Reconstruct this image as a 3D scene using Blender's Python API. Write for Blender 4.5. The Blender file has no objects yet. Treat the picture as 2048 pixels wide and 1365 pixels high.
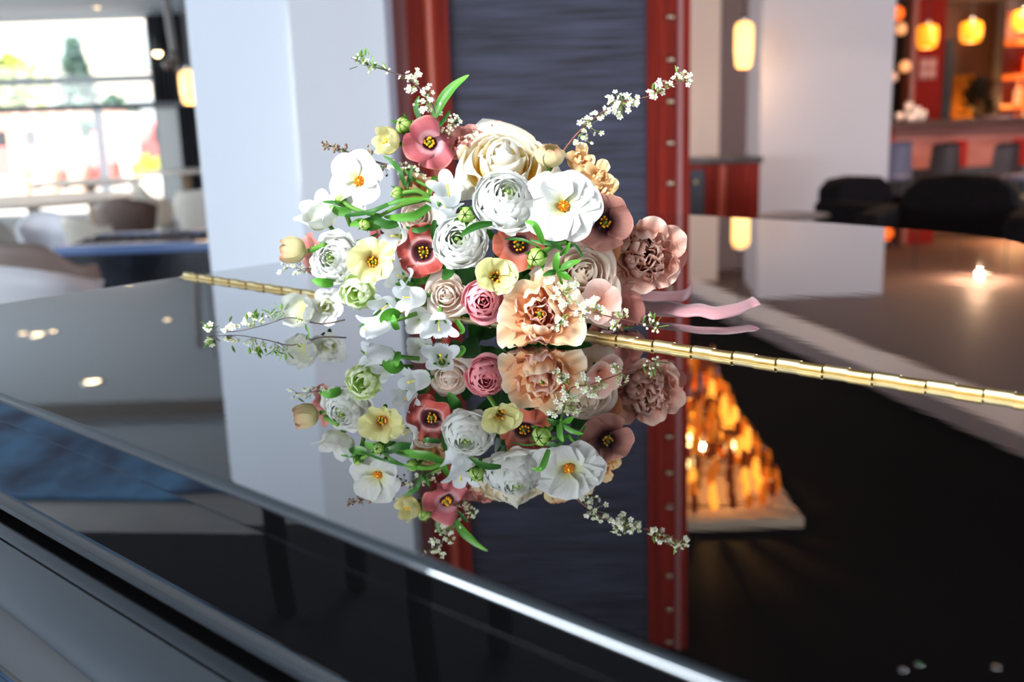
import bpy, bmesh, math, random
from mathutils import Vector, Matrix, Quaternion
PI = math.pi
rnd = random.Random(11)
S = bpy.context.scene
COL = S.collection

# ------------------------------------------------------------------ camera
FPX, CX, CY = 2000.0, 1024.0, 682.5           # focal length in pixels of the 2048 x 1365 frame
CAM = Vector((0, 0, 1.2))
up_c = Vector((-(1320 - CX), 9750 - CY, FPX)).normalized()     # the world's up seen from the camera
fw_c = Vector((0, 0, -1)); y_c = (fw_c - up_c * fw_c.dot(up_c)).normalized()
x_c = y_c.cross(up_c)
RM = Matrix((x_c, y_c, up_c))                 # camera axes -> world axes
cd = bpy.data.cameras.new('camera'); cam = bpy.data.objects.new('camera', cd); COL.objects.link(cam)
cam.matrix_world = Matrix.Translation(CAM) @ RM.to_4x4()
cd.sensor_width = 36; cd.lens = FPX / 2048 * 36; cd.clip_start = .02; cd.clip_end = 200
cd.dof.use_dof = True; cd.dof.focus_distance = 0.90; cd.dof.aperture_fstop = 4.4; cd.dof.aperture_blades = 0
S.camera = cam
RIGHT, UPV, TOW = RM @ Vector((1, 0, 0)), RM @ Vector((0, 1, 0)), RM @ Vector((0, 0, 1))

def ray(u, v): return RM @ Vector((u - CX, -(v - CY), -FPX))
def onz(u, v, z):
    d = ray(u, v); return CAM + d * ((z - CAM.z) / d.z)
def at(u, v, y):
    d = ray(u, v); return CAM + d * (y / d.y)

# ------------------------------------------------------------------ world, sun, big lights, exposure
def lin(c):
    return tuple(((x / 255) / 12.92 if x <= 10 else (((x / 255) + .055) / 1.055) ** 2.4) for x in c) + (1,)
W = bpy.data.worlds.new('world'); S.world = W; W.use_nodes = True
bg = W.node_tree.nodes['Background']; bg.inputs[0].default_value = (.80, .90, 1.0, 1); bg.inputs[1].default_value = 2.2
def light(name, kind, loc, power, color=(1, 1, 1), size=.1, sy=None, aim=None, spread=None):
    l = bpy.data.lights.new(name, kind); l.energy = power; l.color = color
    o = bpy.data.objects.new(name, l); COL.objects.link(o); o.location = loc
    if kind == 'AREA':
        l.size = size
        if sy: l.shape = 'RECTANGLE'; l.size_y = sy
        if spread: l.spread = spread
    elif kind == 'SUN': l.angle = size
    else: l.shadow_soft_size = size
    if aim is not None: o.rotation_euler = (Vector(aim) - Vector(loc)).to_track_quat('-Z', 'Y').to_euler()
    return o
light('sun', 'SUN', (0, 0, 20), 13.0, (1, .95, .88), .02, aim=(3, 9, 8))
light('window_daylight', 'AREA', (-1.25, -.5, 2.4), 22, (.96, .98, 1), .6, .6, aim=(0, .95, 1.12), spread=1.2)  # added key lamp for the bouquet, hanging free with no window there
light('front_window_daylight', 'AREA', (-4.2, -3.85, 1.5), 215, (.86, .93, 1), 4.6, 1.9, aim=(-4.2, 0, 1.9))  # frontal fill lamp added in the unseen front window opening
light('front_window_daylight_2', 'AREA', (2.45, -3.85, 1.5), 70, (.96, .96, 1), 1.9, 1.9, aim=(2.45, 0, 1.6))  # second added fill lamp, in the other front opening
light('side_window_daylight', 'AREA', (-8.85, -2.1, 1.5), 470, (.80, .90, 1), 3.4, 2.0, aim=(0, -1.2, 2.0))
light('left_window_daylight', 'AREA', (-8.85, 7.5, 1.5), 400, (.86, .94, 1), 5.6, 2.0, aim=(0, 7.0, 4.5))  # added fill lamp, tipped upward to brighten the left ceiling
light('right_window_daylight', 'AREA', (7.85, 2.0, 1.5), 560, (.84, .92, 1), 3.2, 1.9, aim=(0, 3.0, 1.5))  # added fill lamp for the right face of the left column
S.view_settings.view_transform = 'Standard'; S.view_settings.look = 'None'
S.view_settings.gamma = 1; S.view_settings.use_curve_mapping = False
S.view_settings.exposure = 0.0
S.cycles.use_denoising = True
S.cycles.max_bounces = 8; S.cycles.sample_clamp_indirect = 6

# ------------------------------------------------------------------ helpers
def tag(o, label=None, cat=None, group=None, kind=None):
    if label: o['label'] = label
    if cat: o['category'] = cat
    if group: o['group'] = group
    if kind: o['kind'] = kind
    return o
def empty(name, loc=(0, 0, 0), rz=0):
    o = bpy.data.objects.new(name, None); COL.objects.link(o); o.location = loc; o.rotation_euler = (0, 0, rz)
    o.empty_display_size = .05; return o
def link(name, me, parent=None):
    o = bpy.data.objects.new(name, me); COL.objects.link(o)
    if parent is not None: o.parent = parent
    return o
def mk(name, verts, faces, mats, parent=None, uv=None, mi=None, smooth=True):
    me = bpy.data.meshes.new(name); me.from_pydata([tuple(v) for v in verts], [], faces)
    for m in (mats if isinstance(mats, (list, tuple)) else [mats]): me.materials.append(m)
    if mi: me.polygons.foreach_set('material_index', mi)
    me.polygons.foreach_set('use_smooth', [smooth] * len(me.polygons))
    if uv:
        l = me.uv_layers.new(name='UVMap')
        d = []
        for p in me.polygons:
            for vi in p.vertices: d += uv[vi]
        l.data.foreach_set('uv', d)
    me.update(); return link(name, me, parent)
class MB:
    """collects shapes of one part"""
    def __init__(s): s.v = []; s.f = []; s.m = []
    def add(s, v, f, m=0):
        b = len(s.v); s.v += [tuple(x) for x in v]; s.f += [tuple(i + b for i in q) for q in f]; s.m += [m] * len(f); return s
    def box(s, a, b, m=0):
        (x0, y0, z0), (x1, y1, z1) = a, b
        v = [(x0, y0, z0), (x1, y0, z0), (x1, y1, z0), (x0, y1, z0), (x0, y0, z1), (x1, y0, z1), (x1, y1, z1), (x0, y1, z1)]
        return s.add(v, [(3, 2, 1, 0), (4, 5, 6, 7), (0, 1, 5, 4), (1, 2, 6, 5), (2, 3, 7, 6), (3, 0, 4, 7)], m)
    def lathe(s, prof, n=20, c=(0, 0, 0), m=0, a0=0, a1=2 * PI):
        full = abs(a1 - a0 - 2 * PI) < 1e-6; k = n if full else n + 1
        v = []; f = []
        for r, z in prof:
            for i in range(k):
                a = a0 + (a1 - a0) * i / n; v.append((c[0] + r * math.cos(a), c[1] + r * math.sin(a), c[2] + z))
        for j in range(len(prof) - 1):
            for i in range(n):
                i2 = (i + 1) % k; f.append((j * k + i, j * k + i2, (j + 1) * k + i2, (j + 1) * k + i))
        return s.add(v, f, m)
    def tube(s, pts, r, n=6, m=0, r2=None):
        pts = [Vector(p) for p in pts]; v = []; f = []; N = len(pts)
        ref = Vector((0, 0, 1))
        for i, p in enumerate(pts):
            t = (pts[min(i + 1, N - 1)] - pts[max(i - 1, 0)])
            t = t.normalized() if t.length > 1e-9 else Vector((0, 0, 1))
            a = t.cross(ref)
            if a.length < .05: a = t.cross(Vector((1, 0, 0)))
            a.normalize(); b = t.cross(a)
            rr = r if r2 is None else r + (r2 - r) * i / max(1, N - 1)
            for k in range(n):
                q = 2 * PI * k / n; v.append(p + a * (rr * math.cos(q)) + b * (rr * math.sin(q)))
        for i in range(N - 1):
            for k in range(n): f.append((i * n + k, i * n + (k + 1) % n, (i + 1) * n + (k + 1) % n, (i + 1) * n + k))
        f.append(tuple(range(n))[::-1]); f.append(tuple((N - 1) * n + k for k in range(n)))
        return s.add(v, f, m)
    def ball(s, c, r, m=0, nu=8, nv=6, sq=(1, 1, 1)):
        v = []; f = []
        for j in range(nv + 1):
            t = PI * j / nv
            for i in range(nu):
                a = 2 * PI * i / nu
                v.append((c[0] + r * sq[0] * math.sin(t) * math.cos(a), c[1] + r * sq[1] * math.sin(t) * math.sin(a), c[2] + r * sq[2] * math.cos(t)))
        for j in range(nv):
            for i in range(nu): f.append((j * nu + i, (j + 1) * nu + i, (j + 1) * nu + (i + 1) % nu, j * nu + (i + 1) % nu))
        return s.add(v, f, m)
    def prism(s, pts, z0, z1, m=0):
        n = len(pts); v = [(x, y, z0) for x, y in pts] + [(x, y, z1) for x, y in pts]
        f = [tuple(range(n))[::-1], tuple(range(n, 2 * n))] + [(i, (i + 1) % n, n + (i + 1) % n, n + i) for i in range(n)]
        return s.add(v, f, m)
    def build(s, name, mats, parent=None, smooth=False, bevel=None, seg=2):
        o = mk(name, s.v, s.f, mats, parent, mi=s.m, smooth=smooth)
        if bevel:
            b = o.modifiers.new('bevel', 'BEVEL'); b.width = bevel; b.segments = seg; b.limit_method = 'ANGLE'; b.angle_limit = .6
            o.data.polygons.foreach_set('use_smooth', [True] * len(o.data.polygons))
            w = o.modifiers.new('normals', 'WEIGHTED_NORMAL'); w.keep_sharp = True
        return o
def copy_tree(o, parent=None):
    c = o.copy(); COL.objects.link(c)
    if parent is not None: c.parent = parent
    for ch in list(o.children): copy_tree(ch, c)
    return c

# ------------------------------------------------------------------ materials
def mat(name, col, rough=.5, metal=0, spec=.5, coat=0, emit=None, es=0, trans=0, ior=1.5, alpha=1, sheen=0):
    m = bpy.data.materials.new(name); m.use_nodes = True
    b = m.node_tree.nodes['Principled BSDF']; I = b.inputs
    I['Base Color'].default_value = lin(col); I['Roughness'].default_value = rough; I['Metallic'].default_value = metal
    I['Specular IOR Level'].default_value = spec; I['Coat Weight'].default_value = coat; I['Coat Roughness'].default_value = .03
    I['IOR'].default_value = ior; I['Transmission Weight'].default_value = trans; I['Sheen Weight'].default_value = sheen
    if emit: I['Emission Color'].default_value = lin(emit); I['Emission Strength'].default_value = es
    return m
def nodes(m): return m.node_tree.nodes, m.node_tree.links, m.node_tree.nodes['Principled BSDF']
def noisy(m, c1, c2, scale=(8, 8, 8), detail=4, bump=0, rough=None, coord='Object', dist=.01, contrast=(.35, .65)):
    n, l, b = nodes(m)
    tc = n.new('ShaderNodeTexCoord'); mp = n.new('ShaderNodeMapping'); mp.inputs['Scale'].default_value = scale
    no = n.new('ShaderNodeTexNoise'); no.inputs['Scale'].default_value = 1; no.inputs['Detail'].default_value = detail
    cr = n.new('ShaderNodeValToRGB'); cr.color_ramp.elements[0].color = lin(c1); cr.color_ramp.elements[1].color = lin(c2)
    cr.color_ramp.elements[0].position, cr.color_ramp.elements[1].position = contrast
    l.new(tc.outputs[coord], mp.inputs['Vector']); l.new(mp.outputs[0], no.inputs['Vector']); l.new(no.outputs[0], cr.inputs[0])
    l.new(cr.outputs[0], b.inputs['Base Color'])
    if bump:
        bp = n.new('ShaderNodeBump'); bp.inputs['Strength'].default_value = bump; bp.inputs['Distance'].default_value = dist
        l.new(no.outputs[0], bp.inputs['Height']); l.new(bp.outputs[0], b.inputs['Normal'])
    return m
def emis(name, col, s):
    m = bpy.data.materials.new(name); m.use_nodes = True; n = m.node_tree.nodes; l = m.node_tree.links
    n.remove(n['Principled BSDF']); e = n.new('ShaderNodeEmission'); e.inputs[0].default_value = lin(col); e.inputs[1].default_value = s
    l.new(e.outputs[0], n['Material Output'].inputs[0]); return m

# lacquer: black, mirror-gloss, with a faint waviness in the polish
LACQ = mat('black_lacquer', (6, 6, 7), .015, spec=.5, coat=1, ior=2.1)
nodes(LACQ)[2].inputs['Coat IOR'].default_value = 1.75
nodes(LACQ)[2].inputs['Coat Roughness'].default_value = .01
def wavy(m, scale, strength, dist):
    n, l, b = nodes(m)
    tc = n.new('ShaderNodeTexCoord'); mp = n.new('ShaderNodeMapping'); mp.inputs['Scale'].default_value = scale
    no = n.new('ShaderNodeTexNoise'); no.inputs['Scale'].default_value = 1; no.inputs['Detail'].default_value = 2
    bp = n.new('ShaderNodeBump'); bp.inputs['Strength'].default_value = strength; bp.inputs['Distance'].default_value = dist
    l.new(tc.outputs['Object'], mp.inputs['Vector']); l.new(mp.outputs[0], no.inputs['Vector'])
    l.new(no.outputs[0], bp.inputs['Height']); l.new(bp.outputs[0], b.inputs['Normal']); l.new(bp.outputs[0], b.inputs['Coat Normal'])
wavy(LACQ, (9, 26, 9), .5, .00008)
BRASS = noisy(mat('brass', (200, 186, 142), .44, 1), (190, 174, 130), (212, 198, 156), (60, 60, 60))
BRASS_D = noisy(mat('dull_brass', (180, 158, 108), .42, 1), (168, 146, 96), (194, 172, 122), (60, 60, 60))
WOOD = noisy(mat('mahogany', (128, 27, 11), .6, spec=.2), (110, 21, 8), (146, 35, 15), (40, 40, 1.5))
WOOD_L = noisy(mat('mahogany_lit_bead', (168, 66, 40), .45, spec=.4), (156, 58, 34), (180, 74, 46), (40, 40, 1.5))  # lit copy of the mahogany, highlight put into its colour
WHITEG = mat('white_gloss_laminate', (208, 212, 220), .05, spec=.5)
WHITEM = mat('white_painted_plaster', (196, 184, 186), .6)
FLOOR = noisy(mat('floor', (128, 120, 114), .5), (118, 112, 108), (138, 130, 124), (3, 3, 3))
CEIL_L = mat('pale_grey_ceiling', (168, 182, 194), .7)
CEIL_D = mat('dark_ceiling', (22, 15, 11), .8, spec=.1)
SOFFIT = mat('mauve_soffit', (142, 122, 120), .6)
FASCIA = mat('pale_fascia', (244, 216, 204), .6)
GREYD = mat('charcoal_wall', (150, 146, 162), .7)
BROWNW = noisy(mat('warm_brown_wall', (120, 72, 46), .6), (110, 64, 40), (132, 82, 54), (2, 2, 2))
FRAMEG = mat('grey_window_frame', (150, 156, 158), .5)
FRAMED = mat('dark_window_frame', (46, 46, 50), .4)
GLASS = bpy.data.materials.new('window_glass'); GLASS.use_nodes = True
_n, _l = GLASS.node_tree.nodes, GLASS.node_tree.links
_n.remove(_n['Principled BSDF']); _t = _n.new('ShaderNodeBsdfTransparent'); _g = _n.new('ShaderNodeBsdfGlossy'); _g.inputs['Roughness'].default_value = .02
_mx = _n.new('ShaderNodeMixShader'); _mx.inputs[0].default_value = .06
_l.new(_t.outputs[0], _mx.inputs[1]); _l.new(_g.outputs[0], _mx.inputs[2]); _l.new(_mx.outputs[0], _n['Material Output'].inputs[0])
CURT = noisy(mat('charcoal_curtain', (44, 44, 50), .8), (36, 36, 42), (56, 56, 62), (20, 20, 2))
CHROME = mat('chrome', (190, 190, 190), .15, 1)
BLACKM = mat('matt_black', (18, 17, 20), .5)

def slab(name, a, b, m, label=None):
    o = MB().box(a, b).build(name, m); o['kind'] = 'structure'
    return o

# ------------------------------------------------------------------ room shell
X0, X1, Y0, Y1, ZC = -9.0, 8.0, -4.0, 14.0, 2.75
slab('floor', (X0, Y0, -.1), (X1, Y1, 0), FLOOR)
slab('ceiling', (X0, Y0, ZC), (-.45, Y1, ZC + .15), CEIL_L)
slab('ceiling_middle', (-.45, Y0, ZC), (X1, Y1, ZC + .15), CEIL_D)
# lower soffit on the right with its pale fascia, running obliquely
P1, P2 = Vector((2.12, 9.0)), Vector((2.86, 5.3)); dr = (P2 - P1).normalized()
Q0, Q1 = P1 - dr * 1.2, P2 + dr * 8.2
MB().prism([(Q0.x, Q0.y), (Q1.x, Q1.y), (X1, Q1.y), (X1, Y1), (Q0.x, Y1)], 2.46, 2.74).build('ceiling_right', SOFFIT)['kind'] = 'structure'
nrm = Vector((dr.y, -dr.x)); nrm = nrm if nrm.x < 0 else -nrm
MB().prism([(Q0.x, Q0.y), (Q1.x, Q1.y), (Q1.x + nrm.x * .03, Q1.y + nrm.y * .03), (Q0.x + nrm.x * .03, Q0.y + nrm.y * .03)][::-1], 2.44, 2.60).build('trim_1', FASCIA)['kind'] = 'structure'
slab('trim_2', (X0, 6.6, 2.70), (-.45, 7.0, 2.752), mat('ceiling_slot', (92, 92, 92), .7))
slab('trim_3', (X0, 5.2, 2.725), (-.45, 5.3, 2.752), mat('ceiling_joint', (120, 120, 122), .7))
# wall_back with the window bay on the left
WX0, WX1 = -8.6, at(302, 120, Y1).x
wb = MB()
wb.box((X0, Y1, 0), (WX0, Y1 + .2, ZC)); wb.box((WX1, Y1, 0), (X1, Y1 + .2, ZC)); wb.box((WX0, Y1, ZC - .05), (WX1, Y1 + .2, ZC)); wb.box((WX0, Y1, 0), (WX1, Y1 + .2, .12))
wb.build('wall_back', mat('pale_grey_wall', (190, 190, 188), .7))['kind'] = 'structure'
# wall_left: a window in its front end
wl = MB()
wl.box((X0 - .2, -.2, 0), (X0, 4.5, ZC)); wl.box((X0 - .2, 10.6, 0), (X0, Y1, ZC)); wl.box((X0 - .2, Y0, 0), (X0, Y0 + .15, ZC))
for a, b in ((Y0 + .15, -.2), (4.5, 10.6)): wl.box((X0 - .2, a, 0), (X0, b, .35)); wl.box((X0 - .2, a, 2.62), (X0, b, ZC))
wl.build('wall_left', mat('light_wall', (190, 192, 196), .7))['kind'] = 'structure'
# wall_front behind the camera, with two windows
wf = MB(); xs = [X0, -6.6, -1.9, 1.5, 3.4, X1]
wf.box((X0, Y0 - .2, 0), (X1, Y0, .5)); wf.box((X0, Y0 - .2, 2.5), (X1, Y0, ZC))
for a, b in ((xs[0], xs[1]), (xs[2], xs[3]), (xs[4], xs[5])): wf.box((a, Y0 - .2, .5), (b, Y0, 2.5))
wf.build('wall_front', mat('shaded_wall', (120, 112, 112), .7))['kind'] = 'structure'  # plain grey-brown wall colour
wr_ = MB(); wr_.box((X1, Y0, 0), (X1 + .2, .2, ZC)); wr_.box((X1, 3.8, 0), (X1 + .2, Y1, ZC)); wr_.box((X1, .2, 0), (X1 + .2, 3.8, .5)); wr_.box((X1, .2, 2.5), (X1 + .2, 3.8, ZC))
wr_.build('wall_right', BROWNW)['kind'] = 'structure'

def window(i, name_mb, glass_quads, m):
    o = name_mb.build('window_%d' % i, m); o['kind'] = 'structure'
    for q in glass_quads: mk('pane', q, [(0, 1, 2, 3)], GLASS, o, smooth=False)
    return o
zT1, zT2 = at(150, 160, Y1).z, at(150, 215, Y1).z
xm = [WX0, at(-160, 120, Y1).x, at(200, 300, Y1).x, WX1]
wm = MB()
for x in xm[:2] + [xm[3]]: wm.box((x - .04, Y1 + .02, .12), (x + .04, Y1 + .14, ZC - .05))
wm.box((WX0, Y1 + .03, zT1 - .05), (WX1, Y1 + .13, zT1 + .05))
w1 = window(1, wm, [[(xm[a], Y1 + .08, z0), (xm[b], Y1 + .08, z0), (xm[b], Y1 + .08, z1), (xm[a], Y1 + .08, z1)] for a, b in ((0, 1), (1, 3)) for z0, z1 in ((.12, zT2), (zT2, zT1), (zT1, ZC - .05))], FRAMEG)
MB().box((WX0, Y1 - .06, zT2 - .05), (at(425, 210, Y1).x, Y1 + .02, zT2 + .04)).build('transom', FRAMED, w1)
MB().box((xm[2] - .05, Y1 + .02, .12), (xm[2] + .05, Y1 + .12, zT2)).build('mullion', mat('white_frame', (232, 232, 234), .5), w1)
xq = at(345, 300, Y1).x
wm = MB().box((X0 - .12, Y0, .33), (X0 - .05, -.2, .40)).box((X0 - .12, Y0, 2.56), (X0 - .05, -.2, 2.63)).box((X0 - .12, -1.7, .4), (X0 - .05, -1.62, 2.56))
window(2, wm, [[(X0 - .09, Y0, .4), (X0 - .09, -.2, .4), (X0 - .09, -.2, 2.56), (X0 - .09, Y0, 2.56)]], FRAMED)
for k, (a, b) in enumerate(((-6.6, -1.9), (1.5, 3.4))):
    wm = MB().box((a, Y0 - .12, .48), (b, Y0 - .05, .54)).box((a, Y0 - .12, 2.46), (b, Y0 - .05, 2.52)).box(((a + b) / 2 - .03, Y0 - .12, .5), ((a + b) / 2 + .03, Y0 - .05, 2.5))
    window(3 + k, wm, [[(a, Y0 - .09, .5), (b, Y0 - .09, .5), (b, Y0 - .09, 2.5), (a, Y0 - .09, 2.5)]], FRAMED)

window(5, MB().box((X0 - .12, 4.5, .33), (X0 - .05, 10.6, .40)).box((X0 - .12, 4.5, 2.56), (X0 - .05, 10.6, 2.63)).box((X0 - .12, 7.5, .4), (X0 - .05, 7.58, 2.56)), [[(X0 - .09, 4.5, .4), (X0 - .09, 10.6, .4), (X0 - .09, 10.6, 2.56), (X0 - .09, 4.5, 2.56)]], FRAMED)  # unseen window added to let light onto the left ceiling
window(6, MB().box((X1 + .05, .2, .48), (X1 + .12, 3.8, .54)).box((X1 + .05, .2, 2.46), (X1 + .12, 3.8, 2.52)).box((X1 + .05, 1.96, .54), (X1 + .12, 2.04, 2.46)), [[(X1 + .09, .2, .5), (X1 + .09, 3.8, .5), (X1 + .09, 3.8, 2.5), (X1 + .09, .2, 2.5)]], FRAMED)  # unseen window added to brighten the room from the right
# square white column on the left, seen over its corner
C0 = at(596, 300, 2.9); A0, B0 = Vector((-.93, 3.09)), Vector((-.362, 3.27))
c0 = Vector((C0.x, 2.9)); d4 = A0 + B0 - c0
MB().prism([tuple(c0), tuple(B0), tuple(d4), tuple(A0)], 0, ZC).build('column_left', WHITEG, bevel=.006)['kind'] = 'structure'
# broad white column on the right and slim one beside the panel
xa, xb = at(1519, 300, 9).x, at(1779, 300, 9).x; xc = at(1497, 300, 9.9).x
MB().prism([(xa, 9.0), (xb, 9.0), (xb, 10.0), (xc, 10.0)], 0, 2.5).build('column_right', WHITEM, bevel=.01)['kind'] = 'structure'
xa, xb = at(1366, 200, 10).x, at(1440, 200, 10).x
MB().prism([(xa, 10.0), (xb, 10.0), (xb, 10.4), (xa, 10.4)], 0, 2.5).build('column_slim', mat('warm_plaster', (248, 226, 214), .6), bevel=.01)['kind'] = 'structure'
slab('wall_middle', (-1.2, 10.8, 0), (3.2, 11.0, ZC), GREYD)
slab('wall_bar', (3.0, 13.4, 0), (X1, 13.6, 2.5), BROWNW)

# floor covering on the left: teal rug
RUG = noisy(mat('teal_rug', (30, 70, 110), .9), (14, 34, 70), (72, 122, 160), (2.2, 5, 2), 6)
tag(MB().box((-6.2, -.8, 0), (-2.9, 3.2, .012)).build('rug', RUG), 'blue and teal mottled rug on the floor left of the piano', 'rug')
tag(MB().box((-2.55, -2.6, 0), (2.6, 2.6, .010)).build('rug', noisy(mat('black_rug', (16, 15, 16), .95, spec=.1), (10, 9, 10), (22, 20, 22), (40, 40, 40), 6)), 'plain black rug under the piano', 'rug')  # unseen rug added to darken what the piano front mirrors

# ------------------------------------------------------------------ grand piano, lid closed
ZL = 1.0
h0 = onz(378, 554, ZL); h1 = onz(2048, 804, ZL)
PA = math.atan2(h1.y - h0.y, h1.x - h0.x)
piano = tag(empty('grand_piano', (h0.x, h0.y, 0), PA), 'glossy black grand piano with closed lid and long brass hinge', 'piano')
PM = Matrix.Translation((h0.x, h0.y, 0)) @ Matrix.Rotation(PA, 4, 'Z')
PMI = PM.inverted()
def catmull(pts, k=6):
    out = []; P = [Vector(p) for p in pts]; n = len(P)
    for i in range(n - 1):
        a, b, c, d = P[max(i - 1, 0)], P[i], P[i + 1], P[min(i + 2, n - 1)]
        for j in range(k):
            t = j / k
            out.append(.5 * ((2 * b) + (c - a) * t + (2 * a - 5 * b + 4 * c - d) * t * t + (3 * b - a - 3 * c + d) * t ** 3))
    out.append(P[-1]); return out
treble = [(0.0, .97), (.06, 1.03), (.16, 1.045), (.32, 1.03), (.45, 1.02), (.59, .992), (.70, .965), (.78, .925), (.845, .868), (.93, .74), (1.02, .60), (1.14, .46), (1.27, .36), (1.36, .27), (1.41, .15), (1.42, .006)]
tail = [(p.x, p.y) for p in catmull([Vector((x, y, 0)) for x, y in treble], 4)]
main_out = [(-.018, .006), (-.018, .5), (-.018, .85)] + tail
flap_out = [(-.012, -.40), (-.004, -.43), (.03, -.434), (1.39, -.434), (1.425, -.425), (1.43, -.39), (1.43, -.006), (-.018, -.006)]
def inset(poly, d):
    n = len(poly); out = []
    ar = sum(poly[i][0] * poly[(i + 1) % n][1] - poly[(i + 1) % n][0] * poly[i][1] for i in range(n)); sg = 1 if ar > 0 else -1
    for i in range(n):
        a, b, c = Vector(poly[i - 1]), Vector(poly[i]), Vector(poly[(i + 1) % n])
        e1, e2 = (b - a).normalized(), (c - b).normalized()
        n1, n2 = Vector((-e1.y, e1.x)) * sg, Vector((-e2.y, e2.x)) * sg
        m = (n1 + n2); m = m.normalized() if m.length > 1e-6 else n1
        out.append(tuple(b + m * (d / max(.4, m.dot(n1)))))
    return out
def rounded_board(name, poly, z0, z1, r, m, parent, steps=6):
    """flat board whose upper and lower edges are rounded over with radius r"""
    loops = [(inset(poly, r * .35), z0), (poly, z0 + r * .35)]
    for k in range(steps + 1):
        a = PI / 2 * k / steps; loops.append((inset(poly, r * (1 - math.cos(a))), z1 - r + r * math.sin(a)))
    n = len(poly); v = []; f = []
    for p, z in loops: v += [(x, y, z) for x, y in p]
    for j in range(len(loops) - 1):
        for i in range(n): f.append((j * n + i, j * n + (i + 1) % n, (j + 1) * n + (i + 1) % n, (j + 1) * n + i))
    f.append(tuple(range(n))[::-1]); f.append(tuple((len(loops) - 1) * n + i for i in range(n)))
    ar = sum(poly[i][0] * poly[(i + 1) % n][1] - poly[(i + 1) % n][0] * poly[i][1] for i in range(n))
    if ar < 0: f = [q[::-1] for q in f]
    o = mk(name, v, f, m, parent)
    w = o.modifiers.new('normals', 'WEIGHTED_NORMAL'); w.keep_sharp = False; w.weight = 100
    return o
rounded_board('main_lid', main_out, ZL - .022, ZL, .006, LACQ, piano)
rounded_board('lid_flap', flap_out, ZL - .022, ZL, .0055, LACQ, piano)
# brass piano hinge: every knuckle its own piece
hz = MB().box((-.012, -.0085, ZL - .001), (1.42, .0085, ZL + .0006)).build('hinge', BRASS_D, piano)
K, KL = 72, 1.432 / 72
kA = MB(); 
def knuckle(m):
    b = MB(); v = []; f = []; n = 12; r = .0042
    for x in (.0004, KL - .0004):
        for i in range(n): v.append((x, r * math.cos(2 * PI * i / n), ZL + .0022 + r * .9 * math.sin(2 * PI * i / n)))
    for i in range(n): f.append((i, i + n, (i + 1) % n + n, (i + 1) % n))
    v += v[:]; f += [tuple(range(2 * n, 3 * n)), tuple(range(3 * n, 4 * n))[::-1]]
    o = b.add(v, f).build('knuckle', m, hz, smooth=False)
    o.data.polygons.foreach_set('use_smooth', [True] * n + [False] * 2); return o
k0, k1 = knuckle(BRASS), knuckle(BRASS_D)
for k in range(K):
    src = (k0, k1)[k % 2]
    if k < 2: o = src
    else:
        o = src.copy(); COL.objects.link(o)
    o.location = (-.012 + KL * k, -.0012 if k % 2 else .0012, 0)
# case rim: follows the outline, slightly inset
rim_out = [(0, -.36)] + [(x, y) for x, y in inset(main_out, .022)][1:] + [(1.40, -.36)]
MB().prism(rim_out, .72, ZL - .021).build('case_rim', LACQ, piano, bevel=.004)
# name board and closed keyboard cover with its rounded nose
MB().box((.03, -.428, .888), (1.385, -.36, ZL - .0225)).build('name_board', LACQ, piano, bevel=.003)
prof = catmull([Vector((0, -.395, .878)), Vector((0, -.43, .882)), Vector((0, -.452, .878)), Vector((0, -.475, .862)), Vector((0, -.496, .83)), Vector((0, -.506, .79)), Vector((0, -.508, .76))], 6)
v = []; f = []
for p in prof: v += [(.03, p.y, p.z), (.7, p.y, p.z), (1.385, p.y, p.z)]
for i in range(len(prof) - 1):
    for j in range(2): f.append((i * 3 + j, i * 3 + j + 1, i * 3 + j + 4, i * 3 + j + 3))
v += [(.03, -.395, .76), (1.385, -.395, .76)]
mk('keyboard_cover', v, f, LACQ, piano)
MB().box((.0, -.53, .70), (1.41, -.36, .757)).build('key_bed', LACQ, piano, bevel=.006)
for x0, x1 in ((-.02, .028), (1.387, 1.435)):
    pts = [(-.36, .70), (-.545, .70), (-.56, .74), (-.56, .80), (-.54, .84), (-.50, .865), (-.47, .90), (-.45, .955), (-.44, .976), (-.36, .976)]
    n = len(pts); v = [(x0, y, z) for y, z in pts] + [(x1, y, z) for y, z in pts]
    MB().add(v, [tuple(range(n)), tuple(range(n, 2 * n))[::-1]] + [(i, n + i, n + (i + 1) % n, (i + 1) % n) for i in range(n)]).build('arm', LACQ, piano, bevel=.005)
for x, y in ((.10, -.30), (1.30, -.30), (.28, .82)):
    MB().lathe([(.0, .011), (.028, .011), (.028, .05), (.02, .06), (.035, .08), (.05, .45), (.06, .66), (.075, .68), (.075, .72), (0, .72)], 16, (x, y, 0)).build('leg', LACQ, piano, smooth=True)
# bench in front of the keyboard, seen mirrored in the name board
bench = tag(empty('piano_bench', PM @ Vector((-.45, -1.55, 0)), PA), 'black piano bench standing before the keyboard', 'bench')
MB().box((-.30, -.16, .43), (.30, .16, .50)).build('seat', BLACKM, bench, bevel=.02, seg=3)
for x in (-.26, .26):
    for y in (-.12, .12): MB().box((x - .02, y - .02, .011), (x + .02, y + .02, .43)).build('leg', LACQ, bench, bevel=.003)

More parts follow.
